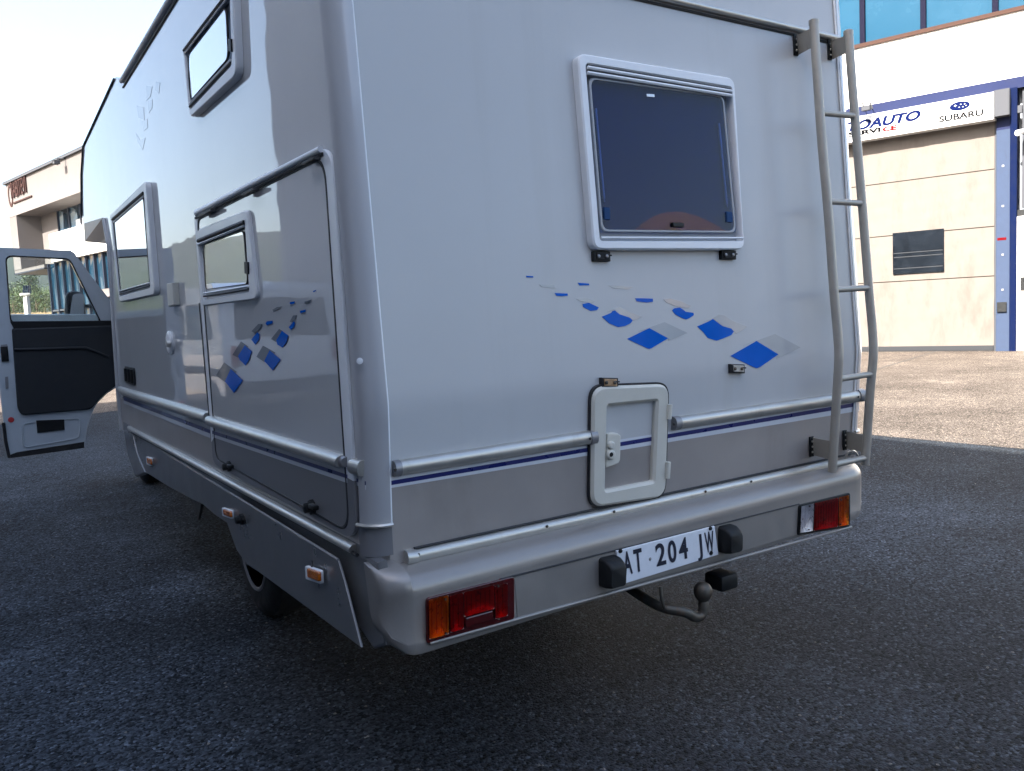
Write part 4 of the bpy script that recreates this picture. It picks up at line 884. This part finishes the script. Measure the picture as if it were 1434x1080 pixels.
slab('door_trim', round_poly([DP(*p, .03) for p in ((16.5, 460), (158, 455.5), (165, 470), (165.6, 539), (150, 549), (136, 563), (128, 573.5), (30, 582), (24.5, 572))], [.02, .02, .02, .02, .05, .05, .03, .03, .03], 3), (0, .029, 0), m_door_trim, cd, .012)
tube('trim_ledge', [DP(20, 490, .034), DP(120, 487, .04), DP(152, 500, .034)], .012, m_door_trim, cd, 8)
slab('window_sill', [DP(*p, .022) for p in ((14, 450), (140, 449), (165, 449), (165, 457), (20, 461.5))], (0, .02, 0), m_black, cd, .006)
slab('pull_pocket', [DP(*p, .012) for p in ((50.5, 589), (90, 587.5), (90.5, 602), (52.5, 606.5))], (0, .011, 0), m_black, cd, .003)
rp = [DP(*p, .010) for p in ((30, 593), (114, 585), (112, 614), (32, 628))]; ring('pressed_panel', round_poly(rp, .04, 4), round_poly([p+(sum(rp, Vector())/4-p)*.06 for p in rp], .035, 4), (0, .009, 0), m_door_in, cd, .004)
slab('bottom_seal', [DP(*p, .008) for p in ((12, 638), (24, 633.5), (118, 619), (118, 627.5), (13, 642))], (0, .04, 0), m_rubber, cd, .003)
tube('edge_seal', [DP(5, 592, .01), DP(8, 618, .012), DP(13, 641, .01)], .012, m_rubber, cd, 8)
box('door_latch', DP(6.5, 496, .006), .05, .02, .12, m_black, cd, .004); slab('check_plate', [DP(*p, .006) for p in ((1, 483), (10, 482), (11, 486), (1, 487))], (0, .005, 0), m_alud, cd, .001)
lathe('red_reflector', DP(15.5, 588, .004), (0, -1, 0), [(.022, 0), (.02, .006), (0, .007)], m_redmark, cd, 14); slab('latch_plate', [DP(*p, .004) for p in ((7, 528), (11.5, 527.5), (12, 544), (8, 545))], (0, .004, 0), m_alud, cd, .001)
# wing mirror outside the glass
mq = [hit(*p, Vector((0, 8.0, 0)), Vector((0, 1, 0))) for p in ((94, 407), (118, 408.5), (123, 455), (92, 456))]
mi = slab('wing_mirror', round_poly(mq, .05, 4), (0, .16, 0), m_black, cd, .03)
slab('mirror_face', round_poly([hit(*p, Vector((0, 7.99, 0)), Vector((0, 1, 0))) for p in ((102, 411.5), (117.5, 411), (118, 454), (95.5, 455))], .03, 4), (0, .008, 0), m_mirror, mi, .003)
for y in (429, 446): tube('mirror_arm', [hit(120, y, Vector((0, 8.05, 0)), Vector((0, 1, 0))), hit(137, y-1, Vector((0, 7.85, 0)), Vector((0, 1, 0)))], .016, m_black, mi, 8)

# ------------------------------------------------------------------ far left: post, trees, dry grass
YP = 52.
def yp(px, py, Y): return hit(px, py, (0, Y, 0), Vector((0, 1, 0)))
ps = thing('concrete_post', (yp(38, 440, YP).x, YP, 0), 'pale concrete post with a crossbar and four upright rods in the dry field', 'post')
tp = yp(36.5, 413, YP); tube('shaft', [(yp(39.5, 452, YP).x, YP, 0), (tp.x, YP, tp.z)], [.19, .15], m_post, ps, 4)
a, b = yp(28, 413, YP), yp(42, 412, YP); box('crossbar', (a+b)/2, (b-a).length, .3, .14, m_post, ps, .02)
for px in (33.3, 36.3, 39.2, 42.0): tube('rod', [yp(px, 412, YP), yp(px+.2, 400, YP)], .035, m_bluedk, ps, 6)
vs, fs = [], []; rnd = random.Random(5)
for i in range(9000):
    y = rnd.uniform(59, 80); x = rnd.uniform(-.03, .10)*y; h = rnd.uniform(.15, .5); w = .04; zb = bank(y); dx = rnd.uniform(-.2, .2)
    k = len(vs); vs += [(x-w, y, zb), (x+w, y, zb), (x+dx, y+rnd.uniform(-.1, .1), zb+h)]; fs.append((k, k+1, k+2))
mesh('dry_grass', vs, fs, m_straw, kind='stuff', recalc=False)
def tree_meshes(seed, H, Wd, dense, lm):
    rnd = random.Random(seed); tv, tf = [], []; n = 7
    def limb(p, q, r0, r1):
        k = len(tv); d = (q-p).normalized(); u = d.cross(Vector((.3, .5, .2))).normalized(); v = d.cross(u)
        for c_, r in ((p, r0), (q, r1)):
            for i in range(n): t = 2*math.pi*i/n; tv.append(c_+(u*math.cos(t)+v*math.sin(t))*r)
        for i in range(n): tf.append((k+i, k+(i+1) % n, k+n+(i+1) % n, k+n+i))
    top = Vector((rnd.uniform(-.3, .3), rnd.uniform(-.3, .3), H*.6)); limb(Vector((0, 0, 0)), top*.5, H*.028, H*.02); limb(top*.5, top, H*.02, H*.008)
    clumps = []
    for i in range(dense):
        a = rnd.uniform(0, 6.28); z = H*(.25+.72*rnd.random()); rr = Wd*.5*math.sqrt(max(.05, 1-((z/H-.55)/.5)**2))*rnd.uniform(.35, 1.)
        c_ = Vector((math.cos(a)*rr, math.sin(a)*rr, z)); clumps.append((c_, rnd.uniform(.10, .19)*H))
        if i % 3 == 0: limb(Vector((0, 0, z*.55)), c_, H*.009, H*.003)
    lv, lf = [], []
    for c_, r in clumps:
        for j in range(70):
            d = Vector((rnd.gauss(0, 1), rnd.gauss(0, 1), rnd.gauss(0, .8))); d = d.normalized()*r*rnd.random()**.4
            p = c_+d; s = H*rnd.uniform(.012, .026); u = Vector((rnd.gauss(0, 1), rnd.gauss(0, 1), rnd.gauss(0, 1))).normalized(); v = u.cross(Vector((rnd.gauss(0, 1), rnd.gauss(0, 1), rnd.gauss(0, 1)))).normalized()
            k = len(lv); lv += [p-u*s, p+v*s*.7, p+u*s, p-v*s*.7]; lf.append((k, k+1, k+2, k+3))
    return (tv, tf), (lv, lf)
protos = []
for sd_, H, Wd, dn, lm in ((1, 7., 6.5, 30, m_leaf), (2, 8.5, 5.5, 32, m_leafd)):
    t, l = tree_meshes(sd_, H, Wd, dn, lm); 
    root = thing('tree', (0, 0, 0), 'x', 'tree'); tr_ = mesh('trunk', *t, m_bark, root, smooth=True); cr_ = mesh('crown', *l, lm, root, recalc=False); protos.append((root, tr_, cr_))
spots = [(19, 84, 0, .40, 'rounded green bush left of the concrete post on the dry bank'), (41, 88, 1, .48, 'tall dark tree just right of the concrete post'), (53, 86, 0, .42, 'bushy green tree nearest the glazed corner of the office block'),
         (31, 96, 1, .44, 'dark tree behind the concrete post'), (63, 92, 0, .48, 'green tree half hidden behind the glazed corner'), (10, 94, 1, .42, 'dark bush at the far left end of the dry bank')]
used = set()
def place(k, x, y, sc, lab, grp):
    root, t, c_ = protos[k]
    if k in used:
        r = root.copy(); C.objects.link(r)
        for ch in (t, c_): q_ = ch.copy(); C.objects.link(q_); q_.parent = r
    else: r = root; used.add(k)
    r.location = (x, y, bank(y) if y < 128 and -60 < x < 15 else 0); r.scale = (sc, sc, sc); r.rotation_euler = (0, 0, x*1.7+y); tag(r, lab, 'tree', grp)
for px, Y, k, sc, lab in spots: place(k, yp(px, 440, Y).x, Y, sc, lab, 'trees beyond the dry field')
for i, (x, y, k, sc) in enumerate(((-20, 150, 1, .9), (-29, 158, 0, 1.0), (-37, 162, 1, 1.05), (-25, 170, 0, 1.2), (-46, 182, 1, 1.2), (-16, 165, 0, 1.1))):
    place(k, x, y, sc, 'leafy tree beyond the left of the yard, seen mirrored in the side of the motorhome', 'trees mirrored in the side wall')

hm = bpy.data.materials.new('haze'); hm.use_nodes = True; hn = hm.node_tree; hn.nodes.clear()
ho_ = hn.nodes.new('ShaderNodeOutputMaterial'); pv = hn.nodes.new('ShaderNodeVolumePrincipled'); pv.inputs['Color'].default_value = (.86, .90, .95, 1); pv.inputs['Density'].default_value = .00015; pv.inputs['Anisotropy'].default_value = .2
hn.links.new(pv.outputs[0], ho_.inputs['Volume'])
mesh('haze', [(x, y, z) for x in (-3100, 3100) for y in (-3100, 3100) for z in (-2.5, 135)], [(0, 1, 3, 2), (4, 6, 7, 5), (0, 4, 5, 1), (2, 3, 7, 6), (0, 2, 6, 4), (1, 5, 7, 3)], hm, kind='stuff')
scene.cycles.max_bounces = 10; scene.cycles.transparent_max_bounces = 12
